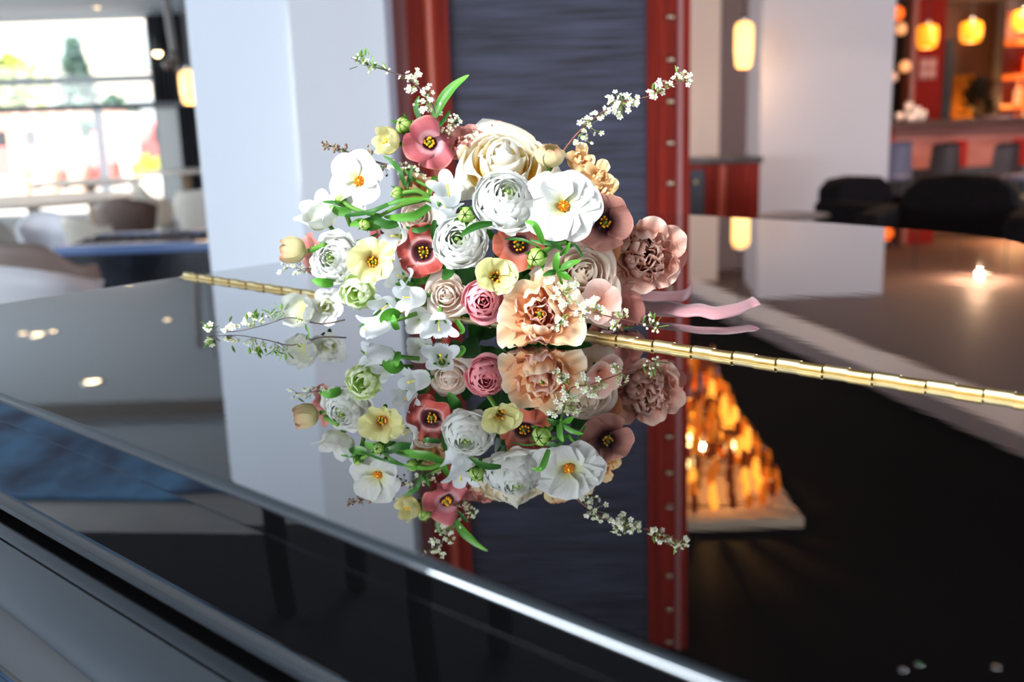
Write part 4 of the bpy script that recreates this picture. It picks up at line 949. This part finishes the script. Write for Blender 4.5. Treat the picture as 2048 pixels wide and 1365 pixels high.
def bell(name, label, u, v, R, Y, d, L=1.5, m=PWS, roll=None):
    F = Flower(name, label, u, v, Y, d, R, roll=roll); r = F.R; F.base(-.02 * r, .22 * r); Lr = L * r
    P = resample([(r * .10, 0), (r * .50, Lr * .10), (r * .66, Lr * .38), (r * .70, Lr * .62), (r * .86, Lr * .84), (r * 1.18, Lr * 1.0)], 20); nu, nv = 12, 50; vv = []; uv = []
    for i in range(nu + 1):
        for j in range(nv):
            a = 2 * PI * j / nv; lobe = abs(math.cos(2.5 * a)) ; t = (i / nu) * (.74 + .26 * lobe ** .8); q = min(19.999, t * 20); k = int(q); p = P[k].lerp(P[k + 1], q - k)
            rr = p.x * (1 + .05 * math.cos(5 * a) * (i / nu) + .02 * math.sin(3 * a + R)); vv.append(Vector((rr * math.cos(a), rr * math.sin(a), p.y))); uv.append((t, j / nv))
    f = [(i * nv + j, i * nv + (j + 1) % nv, (i + 1) * nv + (j + 1) % nv, (i + 1) * nv + j) for i in range(nu) for j in range(nv)]
    F.part('corolla', (vv, f, uv), m)
    b = MB().tube([(0, 0, .05 * r), (.03 * r, 0, Lr * .55), (.0, .03 * r, Lr * .85)], r * .045, 6); b.ball((0, .03 * r, Lr * .88), r * .09, 0, 6, 4); F.bits('pistil', b, [PISY])
    for i in range(5):
        F.part('sepal', petal_geo([(r * .10, -.05 * r), (r * .36, .06 * r), (r * .66, .34 * r)], r * .13, 2 * PI * (i + .5) / 5, r * .3, 4, 4, .6, 1.4, .7, .3), GLF)
    return F
def bud(name, label, u, v, R, Y, d, m=PBU, sep=5):
    F = Flower(name, label, u, v, Y, d, R); r = F.R; F.base(-.85 * r, .4 * r)
    for i in range(6):
        k = 1 - .16 * (i % 2); pr = [(r * .25, -.8 * r), (r * .92 * k, -.35 * r), (r * .98 * k, .2 * r), (r * .6 * k, .75 * r), (r * .12, .95 * r)]
        F.part('petal', petal_geo(pr, r * .60, 2 * PI * i / 6, r * .5, 8, 6, .35, 1.8, .6, .4, .03 * r, 2), m)
    for i in range(sep):
        e = rb.uniform(.9, 2.0); pr = [(r * .3, -.95 * r), (r * .95, -.65 * r), (r * 1.12, -.1 * r), (r * (.9 + .4 * e), .3 * r * e)]
        F.part('sepal', petal_geo(pr, r * .42, 2 * PI * i / sep + .3, r * .6, 6, 4, .7, 1.5, .6, .4), GLF)
    return F

# --- the flowers one by one (pixel of the heart, radius in pixels, distance, facing)
rose('rose', 'large ivory rose with yellow heart at the top of the bouquet', 1008, 326, 98, .968, (.03, .50), PCR, 20, pt=.7)
ranunculus('ranunculus', 'full white ranunculus below the ivory rose', 1014, 399, 70, .905, (.08, .42), PW, 44, heart=PIS)
single('butterfly_ranunculus', 'open white flower with orange heart right of the full ranunculus', 1126, 414, 74, .905, (0, .02), PWG, 6, (40, -4), .98, .07, 1.5, .14, eye='dense', layers=2, wb=.14, wt=-.12, edge=-.10)
ranunculus('ranunculus', 'white ranunculus in the middle of the bouquet under a green bud', 918, 482, 57, .918, (-.12, .08), PW, 40, heart=PIS)
ranunculus('ranunculus', 'white ranunculus at the left side of the bouquet', 671, 518, 54, .958, (-.35, .05), PW, 40, .4, PIS, ruf=.04)
single('lisianthus', 'pale yellow flower with brown eye left of the rust flower', 747, 525, 52, .925, (.02, -.04), PYE, 5, (44, 0), .98, .13, 2.5, .14, (11, .17, .22, .045), wt=-.08, wb=.18, jit=11)
single('lisianthus', 'rust red flower with dark eye beside the pale yellow one', 848, 506, 56, .945, (.02, .02), PRU, 5, (30, -8), .90, .13, 2, .16, (9, .18, .2, .045), roll=.35, wt=-.12, wb=.12, jit=12)
single('lisianthus', 'copper flower with dark eye half under the white ranunculus', 1036, 491, 55, .918, (.05, .02), PRB, 5, (30, -6), .92, .13, 2, .16, (8, .18, .2, .05), wt=-.1, wb=.14, jit=12)
single('lisianthus', 'pale yellow cupped flower beside the peach bloom', 986, 556, 50, .892, (.34, .12), PYE, 5, (58, 22), 1.16, .10, 2.5, .16, (9, .2, .34, .05), wt=-.08, wb=.2)
single('lisianthus', 'dusty rose flower at the upper left of the bouquet', 858, 288, 57, .980, (.18, .08), PMV, 4, (34, -14), .84, .18, 1.5, .15, (11, .16, .2, .05), roll=.5, jit=18, wt=-.1, wb=.14)
cupflower('lisianthus', 'pale yellow cup shaped flower at the upper left', 792, 286, 27, .975, (-.75, .05, .7), PYC, 6, 1.5, .6, .08, (6, .2, .9, .08), top=1.0)
bud('bud', 'round green bud beside the dusty rose flower', 807, 251, 17, .985, (-.4, .15))
single('butterfly_ranunculus', 'open white flower with amber heart at the left', 722, 365, 63, .972, (-.22, .10), PWG, 6, (38, -10), .96, .09, 1.5, .18, eye='dense', layers=1, roll=.2, jit=14, wb=.16, wt=-.1, edge=-.08)
bell('bellflower', 'white bellflower facing up left of the ivory rose', 903, 408, 35, .945, (-.12, .62, .75), 1.6)
bud('bud', 'green bud over the middle ranunculus', 932, 431, 17, .882, (-.1, -.05))
bud('bud', 'pale green bud left of the small leaves', 1073, 516, 20, .872, (-.35, -.3))
bud('bud', 'small green bud among the leaves on the left', 794, 387, 13, .958, (-.7, -.1, .7))
cupflower('lisianthus', 'closed tan bloom pointing left at the left side', 613, 502, 25, .972, (-1, .02, .25), PTN, 6, 2.1, .85, .10, None, top=.82)
cupflower('freesia', 'white cupped bloom resting on the lid at the left', 612, 622, 34, 1.0, (-.45, .05, .8), PWG, 7, 1.3, .7, .06, None, top=.95)
peony('freesia', 'second white bloom resting on the lid beside the first', 652, 614, 36, 1.0, (.1, .15, .9), PWG, 8, .05, None, 6, PWG, .8, None, .5)
ranunculus('ranunculus', 'lime tinted half open flower below the pale yellow one', 714, 584, 38, .945, (-.1, -.35), PGR, 16, 1.0, None, .2, .05, .75)
bell('bellflower', 'white bellflower with yellow pistil left of the small blush rose', 850, 592, 31, .938, (-.8, -.12, .55), 1.75)
bell('bellflower', 'white bellflower lying on the lid and pointing left', 786, 642, 29, .935, (-.95, -.30, .25), 2.3)
bell('bellflower', 'white bellflower hanging down to the lid under the blush rose', 880, 632, 33, .925, (0, -.75, .65), 1.3)
bell('bellflower', 'white bellflower between the pale yellow and rust flowers', 806, 474, 29, .955, (-.5, -.02, .8), 1.4)
bell('bellflower', 'white bellflower opening upward above the middle ranunculus', 888, 452, 32, .940, (.05, .85, .45), 1.6)
bell('bellflower', 'bluish white bellflower under the rust flower', 812, 560, 28, .952, (-.3, .2, .8), 1.4)
bell('bellflower', 'pale bellflower low behind the lime flower', 786, 604, 28, .955, (-.5, -.4, .7), 1.5)
rose('rose', 'small blush rose beside the pink ranunculus', 893, 592, 46, .935, (-.08, .08), PBL, 18, .9, .5)
ranunculus('ranunculus', 'pink ranunculus behind the pale yellow cup', 966, 602, 44, .918, (.05, -.1), PPI, 34, .3)
peony('double_tulip', 'large peach double flower at the front of the bouquet', 1080, 630, 86, .885, (-.06, .10), PPC, 26, .12, PPP, 7, PPC, .9, (7, .10, .25, .03), .42)
single('lisianthus', 'taupe rose flower with dark eye right of the open white flower', 1208, 448, 62, .930, (.12, .08), PTA, 5, (36, -12), .94, .14, 1.6, .12, (9, .17, .2, .045), roll=1.0, wt=-.1, wb=.16, jit=14)
peony('double_tulip', 'dusty pink ruffled double flower at the right side', 1288, 512, 76, .965, (.06, .0), PPE, 42, .14, None, 6, PPE, .6)
single('tulip', 'smooth dusty pink petals behind the ruffled pink flower', 1318, 498, 56, .995, (.35, .05), PDP, 5, (30, 0), 1.1, .05, 1.5, .15, eye=None, wt=.0)
for k, (u, v, R, Y, lb) in enumerate(((1162, 318, 30, .962, 'apricot blossom at the top right of the bouquet'), (1198, 350, 32, .955, 'apricot blossom with yellow rim above the taupe flower'), (1212, 388, 32, .950, 'apricot blossom low beside the taupe flower'), (1180, 366, 34, .965, 'apricot blossom between its two neighbours'))):
    peony('stock_blossom', lb, u, v, R, Y, (.25 + .1 * k, .35 - .1 * k), PAP, 9, .10, None, 4, PAP, 1.0, None, .4)
cupflower('lisianthus', 'closed tan green bloom right of the ivory rose', 1098, 330, 29, .950, (.05, .75, .6), PTN, 6, 1.4, 1.2, .06, None, top=.5)
rose('rose', 'beige rose with curled petals behind the small leaves', 1166, 548, 74, .925, (.08, .12), PBG, 20, 1.1, .5)
single('tulip', 'veined pink petals between the beige rose and the peach flower', 1196, 612, 52, .905, (.25, .1), PPP, 5, (40, 5), 1.1, .06, 1.5, .16, eye=None, wt=.0)
peony('double_tulip', 'dusty pink bloom behind the ivory rose on its left', 934, 288, 44, .998, (-.1, .35), PDP, 14, .08, None, 5, PDP, .8)
peony('double_tulip', 'dusty pink bloom peeping over the ivory rose', 995, 272, 36, 1.01, (0, .5), PDP, 12, .08, None, 4, PDP, .8)
cupflower('butterfly_ranunculus', 'white cupped flower behind the left ranunculus', 655, 446, 36, .985, (-.35, .55, .6), PWG, 6, 1.35, .2, .07, None, top=1.2)
single('lisianthus', 'dusty rose petals behind the left ranunculus', 640, 510, 46, .990, (-.7, 0, .6), PDP, 5, (40, 10), 1.0, .10, 2, .2, eye=None)
rose('rose', 'small blush rose behind the long green leaf', 832, 432, 36, .975, (0, .15), PBL, 16, .9, .5)
peony('stock_blossom', 'apricot bloom deep among the stems on the left', 832, 378, 38, .995, (-.1, .2), PAP, 12, .06, POC, 5, PAP, .8)
single('tulip', 'ochre petals under the taupe flower', 1200, 505, 44, .950, (.15, -.1), POC, 5, (40, 5), 1.1, .06, 1.5, .16, eye=None, wt=.0)
single('tulip', 'grey pink petals low at the right resting on the lid', 1244, 622, 48, .955, (.3, -.1), PDP, 5, (36, 5), 1.1, .08, 1.5, .16, eye=None, wt=.0)
single('tulip', 'grey pink petals behind the low spray at the right', 1205, 662, 40, .935, (.1, -.3), PDP, 5, (36, 5), 1.1, .08, 1.5, .16, eye=None, wt=.0)
single('butterfly_ranunculus', 'cream petals low between the bellflowers', 838, 640, 32, .952, (-.1, -.1), PW, 6, (40, 5), 1.1, .06, 1.5, .16, eye=None, wt=.0)
single('lisianthus', 'dark pink petals glimpsed behind the pale yellow flower', 768, 464, 26, .968, (0, .1), PMV, 5, (36, 5), 1.1, .06, 1.5, .16, eye=None)
# --- leaves and stems
def zfix(p): return Vector((p.x, p.y, max(p.z, ZL + .002)))
def leaf(pts, wpx, m=GLF, name='leaf', twist=.3, fold=.25, nu=12, label=None, up=None):
    P = catmull([zfix(at(*p)) for p in pts], 6); n = len(P); w = wpx * .80 / FPX; v = []; uv = []
    for i, p in enumerate(P):
        t = (P[min(i + 1, n - 1)] - P[max(i - 1, 0)]).normalized(); s = t.cross(up or TOW)
        s = s.normalized() if s.length > .1 else t.cross(UPV).normalized(); nn = s.cross(t); s = (s * math.cos(twist) + nn * math.sin(twist)); u = i / (n - 1)
        ww = w * (max(0, math.sin(PI * min(1, .06 + .94 * u) ** .8)) ** .75) * .5 + .0003
        for k in (-1, -.5, 0, .5, 1): v.append(zfix(p + s * ww * k + nn * (fold * ww * abs(k)))); uv.append((u, k * .5 + .5))
    f = [(i * 5 + k, i * 5 + k + 1, i * 5 + k + 6, i * 5 + k + 5) for i in range(n - 1) for k in range(4)]
    o = mk(name, [q - BQ for q in v], f, m, bouquet, uv=uv)
    if label: o['label'] = label
    return o
def stem(pts, rpx, m=GST, name='stem', r2=None):
    P = catmull([zfix(at(*p)) for p in pts], 5); b = MB().tube([q - BQ for q in P], rpx * .95 / FPX, 7, r2=None if r2 is None else r2 * .95 / FPX)
    return mk(name, b.v, b.f, m, bouquet, uv=[(i / len(b.v), .5) for i in range(len(b.v))])
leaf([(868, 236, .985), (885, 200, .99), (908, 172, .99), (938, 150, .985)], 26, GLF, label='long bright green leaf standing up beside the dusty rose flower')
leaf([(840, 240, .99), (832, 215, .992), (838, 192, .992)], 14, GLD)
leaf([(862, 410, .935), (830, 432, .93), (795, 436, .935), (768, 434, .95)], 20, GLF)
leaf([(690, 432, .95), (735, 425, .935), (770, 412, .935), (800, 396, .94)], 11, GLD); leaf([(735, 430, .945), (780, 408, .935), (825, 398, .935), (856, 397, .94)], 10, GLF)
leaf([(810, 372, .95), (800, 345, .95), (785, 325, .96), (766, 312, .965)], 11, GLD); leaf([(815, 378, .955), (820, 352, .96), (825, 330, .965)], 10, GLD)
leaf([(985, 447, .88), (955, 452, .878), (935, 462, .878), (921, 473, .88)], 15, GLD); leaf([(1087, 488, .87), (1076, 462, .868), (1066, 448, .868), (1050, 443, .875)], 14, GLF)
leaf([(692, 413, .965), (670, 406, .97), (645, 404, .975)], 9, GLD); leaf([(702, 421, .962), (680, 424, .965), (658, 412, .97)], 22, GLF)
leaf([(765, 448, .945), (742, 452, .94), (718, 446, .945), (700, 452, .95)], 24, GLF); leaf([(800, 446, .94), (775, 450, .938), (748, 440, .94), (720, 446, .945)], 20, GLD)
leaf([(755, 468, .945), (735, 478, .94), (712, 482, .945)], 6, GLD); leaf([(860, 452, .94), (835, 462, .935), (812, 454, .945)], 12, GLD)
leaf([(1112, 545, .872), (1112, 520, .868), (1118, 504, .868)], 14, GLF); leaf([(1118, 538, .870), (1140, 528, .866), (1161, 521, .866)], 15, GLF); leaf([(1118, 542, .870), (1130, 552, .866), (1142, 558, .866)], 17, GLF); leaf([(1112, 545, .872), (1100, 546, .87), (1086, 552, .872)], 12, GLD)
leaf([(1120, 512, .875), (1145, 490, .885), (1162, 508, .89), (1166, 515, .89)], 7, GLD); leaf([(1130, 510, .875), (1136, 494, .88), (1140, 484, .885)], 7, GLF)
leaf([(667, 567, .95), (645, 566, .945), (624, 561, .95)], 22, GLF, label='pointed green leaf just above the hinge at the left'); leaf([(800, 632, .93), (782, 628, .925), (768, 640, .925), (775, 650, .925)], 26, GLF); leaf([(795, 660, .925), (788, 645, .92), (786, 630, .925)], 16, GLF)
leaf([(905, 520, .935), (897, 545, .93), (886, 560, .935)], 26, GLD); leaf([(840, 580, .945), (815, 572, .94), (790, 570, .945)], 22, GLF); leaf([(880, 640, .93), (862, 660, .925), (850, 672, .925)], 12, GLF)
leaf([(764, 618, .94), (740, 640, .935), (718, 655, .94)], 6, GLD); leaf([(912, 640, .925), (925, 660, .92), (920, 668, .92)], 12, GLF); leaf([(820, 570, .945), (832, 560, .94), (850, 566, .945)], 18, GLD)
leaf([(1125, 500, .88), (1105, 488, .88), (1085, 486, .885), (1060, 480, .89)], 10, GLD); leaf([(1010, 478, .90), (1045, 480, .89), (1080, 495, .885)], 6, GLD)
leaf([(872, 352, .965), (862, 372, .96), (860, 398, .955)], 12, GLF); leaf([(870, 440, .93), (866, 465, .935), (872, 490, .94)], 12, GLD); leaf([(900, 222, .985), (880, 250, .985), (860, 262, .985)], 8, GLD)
stem([(860, 395, .955), (835, 382, .955), (806, 386, .957)], 5); stem([(870, 380, .96), (830, 360, .965), (808, 340, .97)], 3.5); stem([(762, 432, .945), (725, 424, .955), (698, 412, .96), (682, 398, .965)], 4.5)
stem([(850, 400, .955), (800, 412, .95), (760, 432, .945)], 4); stem([(625, 499, .965), (650, 490, .955)], 6); stem([(820, 255, .985), (845, 262, .985), (868, 285, .99)], 5)
stem([(1085, 505, .88), (1110, 490, .89), (1130, 485, .90)], 4.5); stem([(1115, 545, .872), (1125, 570, .88)], 2.5); stem([(880, 410, .945), (862, 400, .95), (845, 397, .955)], 5)
bud('bud', 'yellow green curled bud under the open white flower', 681, 399, 11, .965, (-.3, .9, .4)); bud('bud', 'yellow tipped bud low among the left leaves', 729, 450, 12, .935, (-.2, -.4, .8))
# greenery deep inside and the bound stems behind (they fill the bouquet from the side)
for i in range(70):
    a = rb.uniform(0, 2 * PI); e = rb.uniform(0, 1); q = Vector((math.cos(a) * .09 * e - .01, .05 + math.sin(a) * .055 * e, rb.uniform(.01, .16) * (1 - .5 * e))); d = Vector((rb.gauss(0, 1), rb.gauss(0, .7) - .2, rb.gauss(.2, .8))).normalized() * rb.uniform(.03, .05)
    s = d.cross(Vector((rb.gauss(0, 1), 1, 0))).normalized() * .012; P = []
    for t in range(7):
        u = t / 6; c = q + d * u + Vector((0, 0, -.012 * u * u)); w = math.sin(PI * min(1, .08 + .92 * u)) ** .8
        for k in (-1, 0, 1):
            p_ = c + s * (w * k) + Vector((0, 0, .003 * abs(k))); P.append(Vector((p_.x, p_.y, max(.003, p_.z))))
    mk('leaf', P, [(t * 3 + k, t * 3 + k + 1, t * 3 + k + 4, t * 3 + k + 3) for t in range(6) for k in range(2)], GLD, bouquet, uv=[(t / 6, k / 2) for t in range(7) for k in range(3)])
for i in range(16):
    a = 2.4 * i; r = .019 * math.sqrt((i + .5) / 16); o_ = Vector((0, r * math.cos(a), r * math.sin(a)))
    b = MB().tube([Vector((.0, .05, .05)) + o_ * 2.0, Vector((.05, .12, .032)) + o_, Vector((.085, .165, .026)) + o_, Vector((.125, .215, .024)) + o_ * 1.3], .0028, 6); mk('stem', b.v, b.f, GST, bouquet, uv=[(.5, .5)] * len(b.v))
RIB = mat('mauve_ribbon', (166, 122, 128), .5, spec=.3, sheen=.2)
wrapb = MB().lathe([(.0235, -.022), (.026, -.02), (.0262, .02), (.0235, .022)], 24); wr = mk('ribbon_wrap', wrapb.v, wrapb.f, RIB, bouquet); wr['label'] = 'mauve silk ribbon wound round the stems'
wr.matrix_local = Matrix.Translation((.066, .142, .0285)) @ Vector((.035, .045, -.004)).to_track_quat('Z', 'Y').to_matrix().to_4x4()
def ribbon(pts, hgt, back, label, tip=1.0):
    P = catmull([zfix(Vector(p)) for p in pts], 8); n = len(P); v = []
    for i, p in enumerate(P):
        u = i / (n - 1); k = 1 - tip * max(0, (u - .90) / .10) ** 1.2
        lo = p; hi = p + Vector((back[0], back[1], hgt)) * k
        for t in (0, .33, .66, 1): v.append(lo.lerp(hi, t) + Vector((0, -.002 * math.sin(PI * t), .001)) - BQ)
    f = [(i * 4 + k, i * 4 + k + 1, i * 4 + k + 5, i * 4 + k + 4) for i in range(n - 1) for k in range(3)]
    o = mk('ribbon_tail', v, f, RIB, bouquet); o['label'] = label; m_ = o.modifiers.new('thickness', 'SOLIDIFY'); m_.thickness = .0006
def lidp(u, v, dz=0): p = onz(u, v, ZL + .0025); p.z += dz; return p
ribbon([lidp(1262, 624), lidp(1300, 630), lidp(1332, 632, .001), lidp(1366, 637), lidp(1398, 638.5, .0015), lidp(1426, 642), lidp(1452, 640.5, .001), lidp(1480, 636, .002), lidp(1500, 630, .004), at(1520, 612, .985)], .010, (.004, .014), 'long mauve ribbon tail with wavy edges lying on the lid', 1.0)
ribbon([lidp(1262, 606), lidp(1300, 607), lidp(1340, 608), lidp(1368, 606, .001), lidp(1380, 598, .004), lidp(1385, 588, .012)], .010, (.002, .012), 'short mauve ribbon tail curling up at its end', .8)

# --- sprays of tiny white blossom
TWG = mat('brown_twig', (112, 66, 54), .6); TWD = mat('dark_twig', (70, 56, 50), .6); PED = mat('green_pedicel', (132, 146, 66), .6)
BLO = mat('blossom_white', (248, 248, 244), .6); BLC = mat('blossom_heart', (196, 204, 96), .6); BUDM = mat('blossom_bud', (222, 226, 196), .6); BUDB = mat('brown_bud', (120, 92, 72), .6); LFT = mat('spray_leaf', (96, 134, 50), .6)
def floret_geo():
    b = MB()
    for i in range(5):
        a = 2 * PI * i / 5; v = [(0, 0, .0002)]
        for k in range(7):
            t = -1 + k / 3; rr = .00285 * (1 - .28 * t * t) if abs(t) < .99 else .0012; an = a + t * .60; v.append((rr * math.cos(an), rr * math.sin(an), .0007 + .0006 * (1 - t * t)))
        b.add(v, [(0, k, k + 1) for k in range(1, 7)])
    b.ball((0, 0, .0007), .0008, 1, 6, 4, (1, 1, .7))
    for i in range(8): a = 2 * PI * i / 8; b.tube([(0, 0, .0004), (.0013 * math.cos(a), .0013 * math.sin(a), .0018)], .00012, 3, 1)
    return b
fg = floret_geo(); ME_F = bpy.data.meshes.new('blossom'); ME_F.from_pydata(fg.v, [], fg.f); [ME_F.materials.append(m) for m in (BLO, BLC)]; ME_F.polygons.foreach_set('material_index', fg.m)
bgm = MB().ball((0, 0, .0012), .0013, 0, 6, 5, (1, 1, 1.2)).tube([(0, 0, -.002), (0, 0, .0004)], .0004, 4, 1)
def bud_mesh(name, m): me = bpy.data.meshes.new(name); me.from_pydata(bgm.v, [], bgm.f); me.materials.append(m); me.materials.append(PED); me.polygons.foreach_set('material_index', bgm.m); return me
ME_B, ME_BB = bud_mesh('blossom_bud', BUDM), bud_mesh('brown_bud', BUDB)
lv = []
for i in range(6):
    u = i / 5; w = .0016 * math.sin(PI * (.05 + .93 * u)); lv += [(u * .008, -w, .0006), (u * .008, 0, 0), (u * .008, w, .0006)]
ME_L = bpy.data.meshes.new('leaflet'); ME_L.from_pydata(lv, [], [(i * 3 + k, i * 3 + k + 1, i * 3 + k + 4, i * 3 + k + 3) for i in range(5) for k in range(2)]); ME_L.materials.append(LFT)
def spray(label, pts, clusters, twig=TWG, r=2.2, name='blossom_spray'):
    """twig through the given pixels; clusters: (u, v, spread in px, blossoms, buds, leaflets, bud mesh)"""
    P = catmull([zfix(at(*p)) for p in pts], 6); b = MB(); pp = [q - BQ for q in P]; b.tube(pp, r * .95 / FPX, 6, 0, r2=r * .3 * .95 / FPX); kids = []
    for (u, v, sp, nb, nd, nl, bm) in clusters:
        Yc = min(P, key=lambda q: (q - at(u, v, q.y)).length).y; c = at(u, v, Yc); s = sp * .95 / FPX
        near = min(P, key=lambda q: (q - c).length)
        for kind, cnt in (('blossom', nb), ('bud', nd), ('leaflet', nl)):
            for i in range(cnt if cnt < 6 else int(cnt * .78)):
                o_ = Vector((rb.gauss(0, .55), rb.gauss(0, .45), rb.gauss(0, .5))) * s; q = zfix(c + o_)
                if q.z < ZL + .004: q.z = ZL + .004
                d = ((q - near).normalized() * .6 + TOW * .75 + Vector((0, 0, .25)) + Vector((rb.gauss(0, .35), rb.gauss(0, .3), rb.gauss(0, .35)))).normalized()
                kids.append((kind, q - BQ, d, bm))
                if kind != 'leaflet': b.tube([near + (c - near) * .3 - BQ, (near + q) * .5 - BQ + Vector((0, 0, -.001)), q - BQ - d * .0006], .00028, 4, 1)
    root = mk(name, b.v, b.f, [twig, PED], bouquet, mi=b.m); root['label'] = label
    for kind, q, d, bm in kids:
        o = link({'blossom': 'blossom', 'bud': 'blossom_bud', 'leaflet': 'leaflet'}[kind], {'blossom': ME_F, 'bud': bm, 'leaflet': ME_L}[kind], root)
        o.location = q; sc = rb.uniform(.85, 1.2)
        o.rotation_euler = ((d.to_track_quat('Z', 'Y') @ Quaternion((0, 0, 1), rb.random() * 6.28)) if kind != 'leaflet' else (Vector((d.x * .6 + rb.gauss(0, .5), d.y * .3, abs(d.z) + rb.gauss(0, .5))).normalized().to_track_quat('X', 'Z'))).to_euler(); o.scale = (sc,) * 3
spray('white blossom twig arching out to the upper right', [(1098, 345, .955), (1130, 298, .960), (1160, 262, .963), (1200, 228, .966), (1245, 205, .968), (1300, 192, .968), (1340, 172, .968), (1376, 158, .968)],
      [(1150, 283, 8, 2, 2, 1, ME_B), (1166, 276, 12, 5, 2, 1, ME_B), (1178, 250, 22, 18, 2, 0, ME_B), (1196, 228, 12, 8, 0, 0, ME_B), (1222, 205, 14, 9, 0, 0, ME_B), (1244, 208, 24, 30, 2, 0, ME_B), (1262, 196, 15, 12, 2, 0, ME_B), (1316, 182, 20, 16, 4, 1, ME_B), (1335, 170, 14, 7, 2, 0, ME_B), (1356, 153, 13, 8, 4, 1, ME_B), (1372, 158, 8, 3, 3, 0, ME_B)])
spray('thin twig with green buds and white blossom reaching to the upper left', [(878, 262, .985), (866, 215, .988), (845, 182, .99), (815, 157, .99), (780, 143, .99), (745, 133, .99), (702, 116, .99)],
      [(852, 205, 20, 20, 10, 0, ME_B), (850, 182, 14, 5, 6, 0, ME_B), (818, 155, 14, 10, 3, 0, ME_B), (822, 178, 9, 5, 1, 0, ME_B), (833, 145, 8, 4, 1, 0, ME_B), (775, 137, 8, 0, 4, 3, ME_B), (735, 128, 14, 1, 6, 8, ME_B), (718, 117, 12, 0, 5, 5, ME_B), (745, 135, 10, 0, 4, 5, ME_B)], TWD, 2.6)
spray('brown twig of tiny brown buds pointing left', [(850, 345, .98), (800, 336, .975), (755, 325, .975), (715, 312, .978), (680, 298, .98), (643, 286, .982)],
      [(650, 292, 9, 0, 14, 0, ME_BB), (668, 297, 9, 0, 14, 0, ME_BB), (690, 303, 9, 0, 12, 1, ME_BB), (712, 318, 14, 0, 21, 1, ME_BB), (735, 310, 14, 2, 18, 1, ME_BB), (738, 328, 12, 1, 16, 0, ME_BB), (790, 326, 16, 6, 8, 0, ME_B), (812, 340, 14, 6, 6, 0, ME_B), (836, 343, 12, 4, 6, 0, ME_B), (770, 340, 10, 2, 9, 0, ME_BB)], TWD, 3.3)
spray('dense white blossom twig across the peach flower pointing right', [(1098, 558, .872), (1128, 592, .868), (1140, 620, .866), (1180, 624, .866), (1220, 634, .868), (1260, 642, .872), (1300, 652, .875), (1326, 660, .878)],
      [(1108, 566, 14, 12, 2, 0, ME_B), (1130, 586, 20, 28, 2, 0, ME_B), (1146, 572, 12, 9, 0, 0, ME_B), (1128, 612, 10, 8, 0, 0, ME_B), (1122, 640, 10, 3, 10, 1, ME_B), (1114, 655, 7, 1, 7, 0, ME_B), (1165, 625, 14, 12, 1, 0, ME_B), (1188, 608, 16, 15, 1, 0, ME_B), (1204, 620, 12, 9, 1, 0, ME_B), (1242, 628, 15, 14, 1, 0, ME_B), (1232, 652, 9, 3, 3, 1, ME_B), (1303, 642, 8, 0, 4, 3, ME_B), (1312, 656, 7, 0, 4, 2, ME_B), (1292, 652, 5, 0, 2, 1, ME_B)], TWG, 1.7)
spray('leafy blossom twig lying low on the lid at the left', [(690, 640, .99), (640, 648, .985), (580, 636, .985), (530, 650, .985), (480, 662, .985), (440, 668, .985), (420, 672, .985)],
      [(420, 668, 9, 1, 3, 8, ME_B), (418, 652, 7, 3, 2, 1, ME_B), (458, 655, 14, 16, 2, 2, ME_B), (500, 645, 13, 9, 3, 4, ME_B), (520, 636, 12, 1, 5, 8, ME_B), (545, 632, 12, 0, 4, 10, ME_B), (565, 626, 10, 0, 2, 8, ME_B), (600, 640, 12, 0, 2, 6, ME_B)], TWD, 1.8)
spray('small sprig of white buds beside the ivory rose', [(892, 300, .99), (902, 268, .99), (908, 240, .99)], [(905, 248, 12, 4, 8, 0, ME_B), (912, 236, 7, 2, 4, 0, ME_B), (898, 270, 8, 2, 5, 0, ME_B), (885, 260, 5, 2, 2, 0, ME_B)], TWG, 1.4)
spray('pale sprig low behind the tan bloom at the left', [(660, 540, .985), (620, 538, .985), (570, 536, .985)], [(575, 536, 10, 2, 6, 1, ME_B), (600, 538, 12, 2, 8, 2, ME_B), (628, 540, 10, 2, 6, 2, ME_B)], TWD, 1.2)
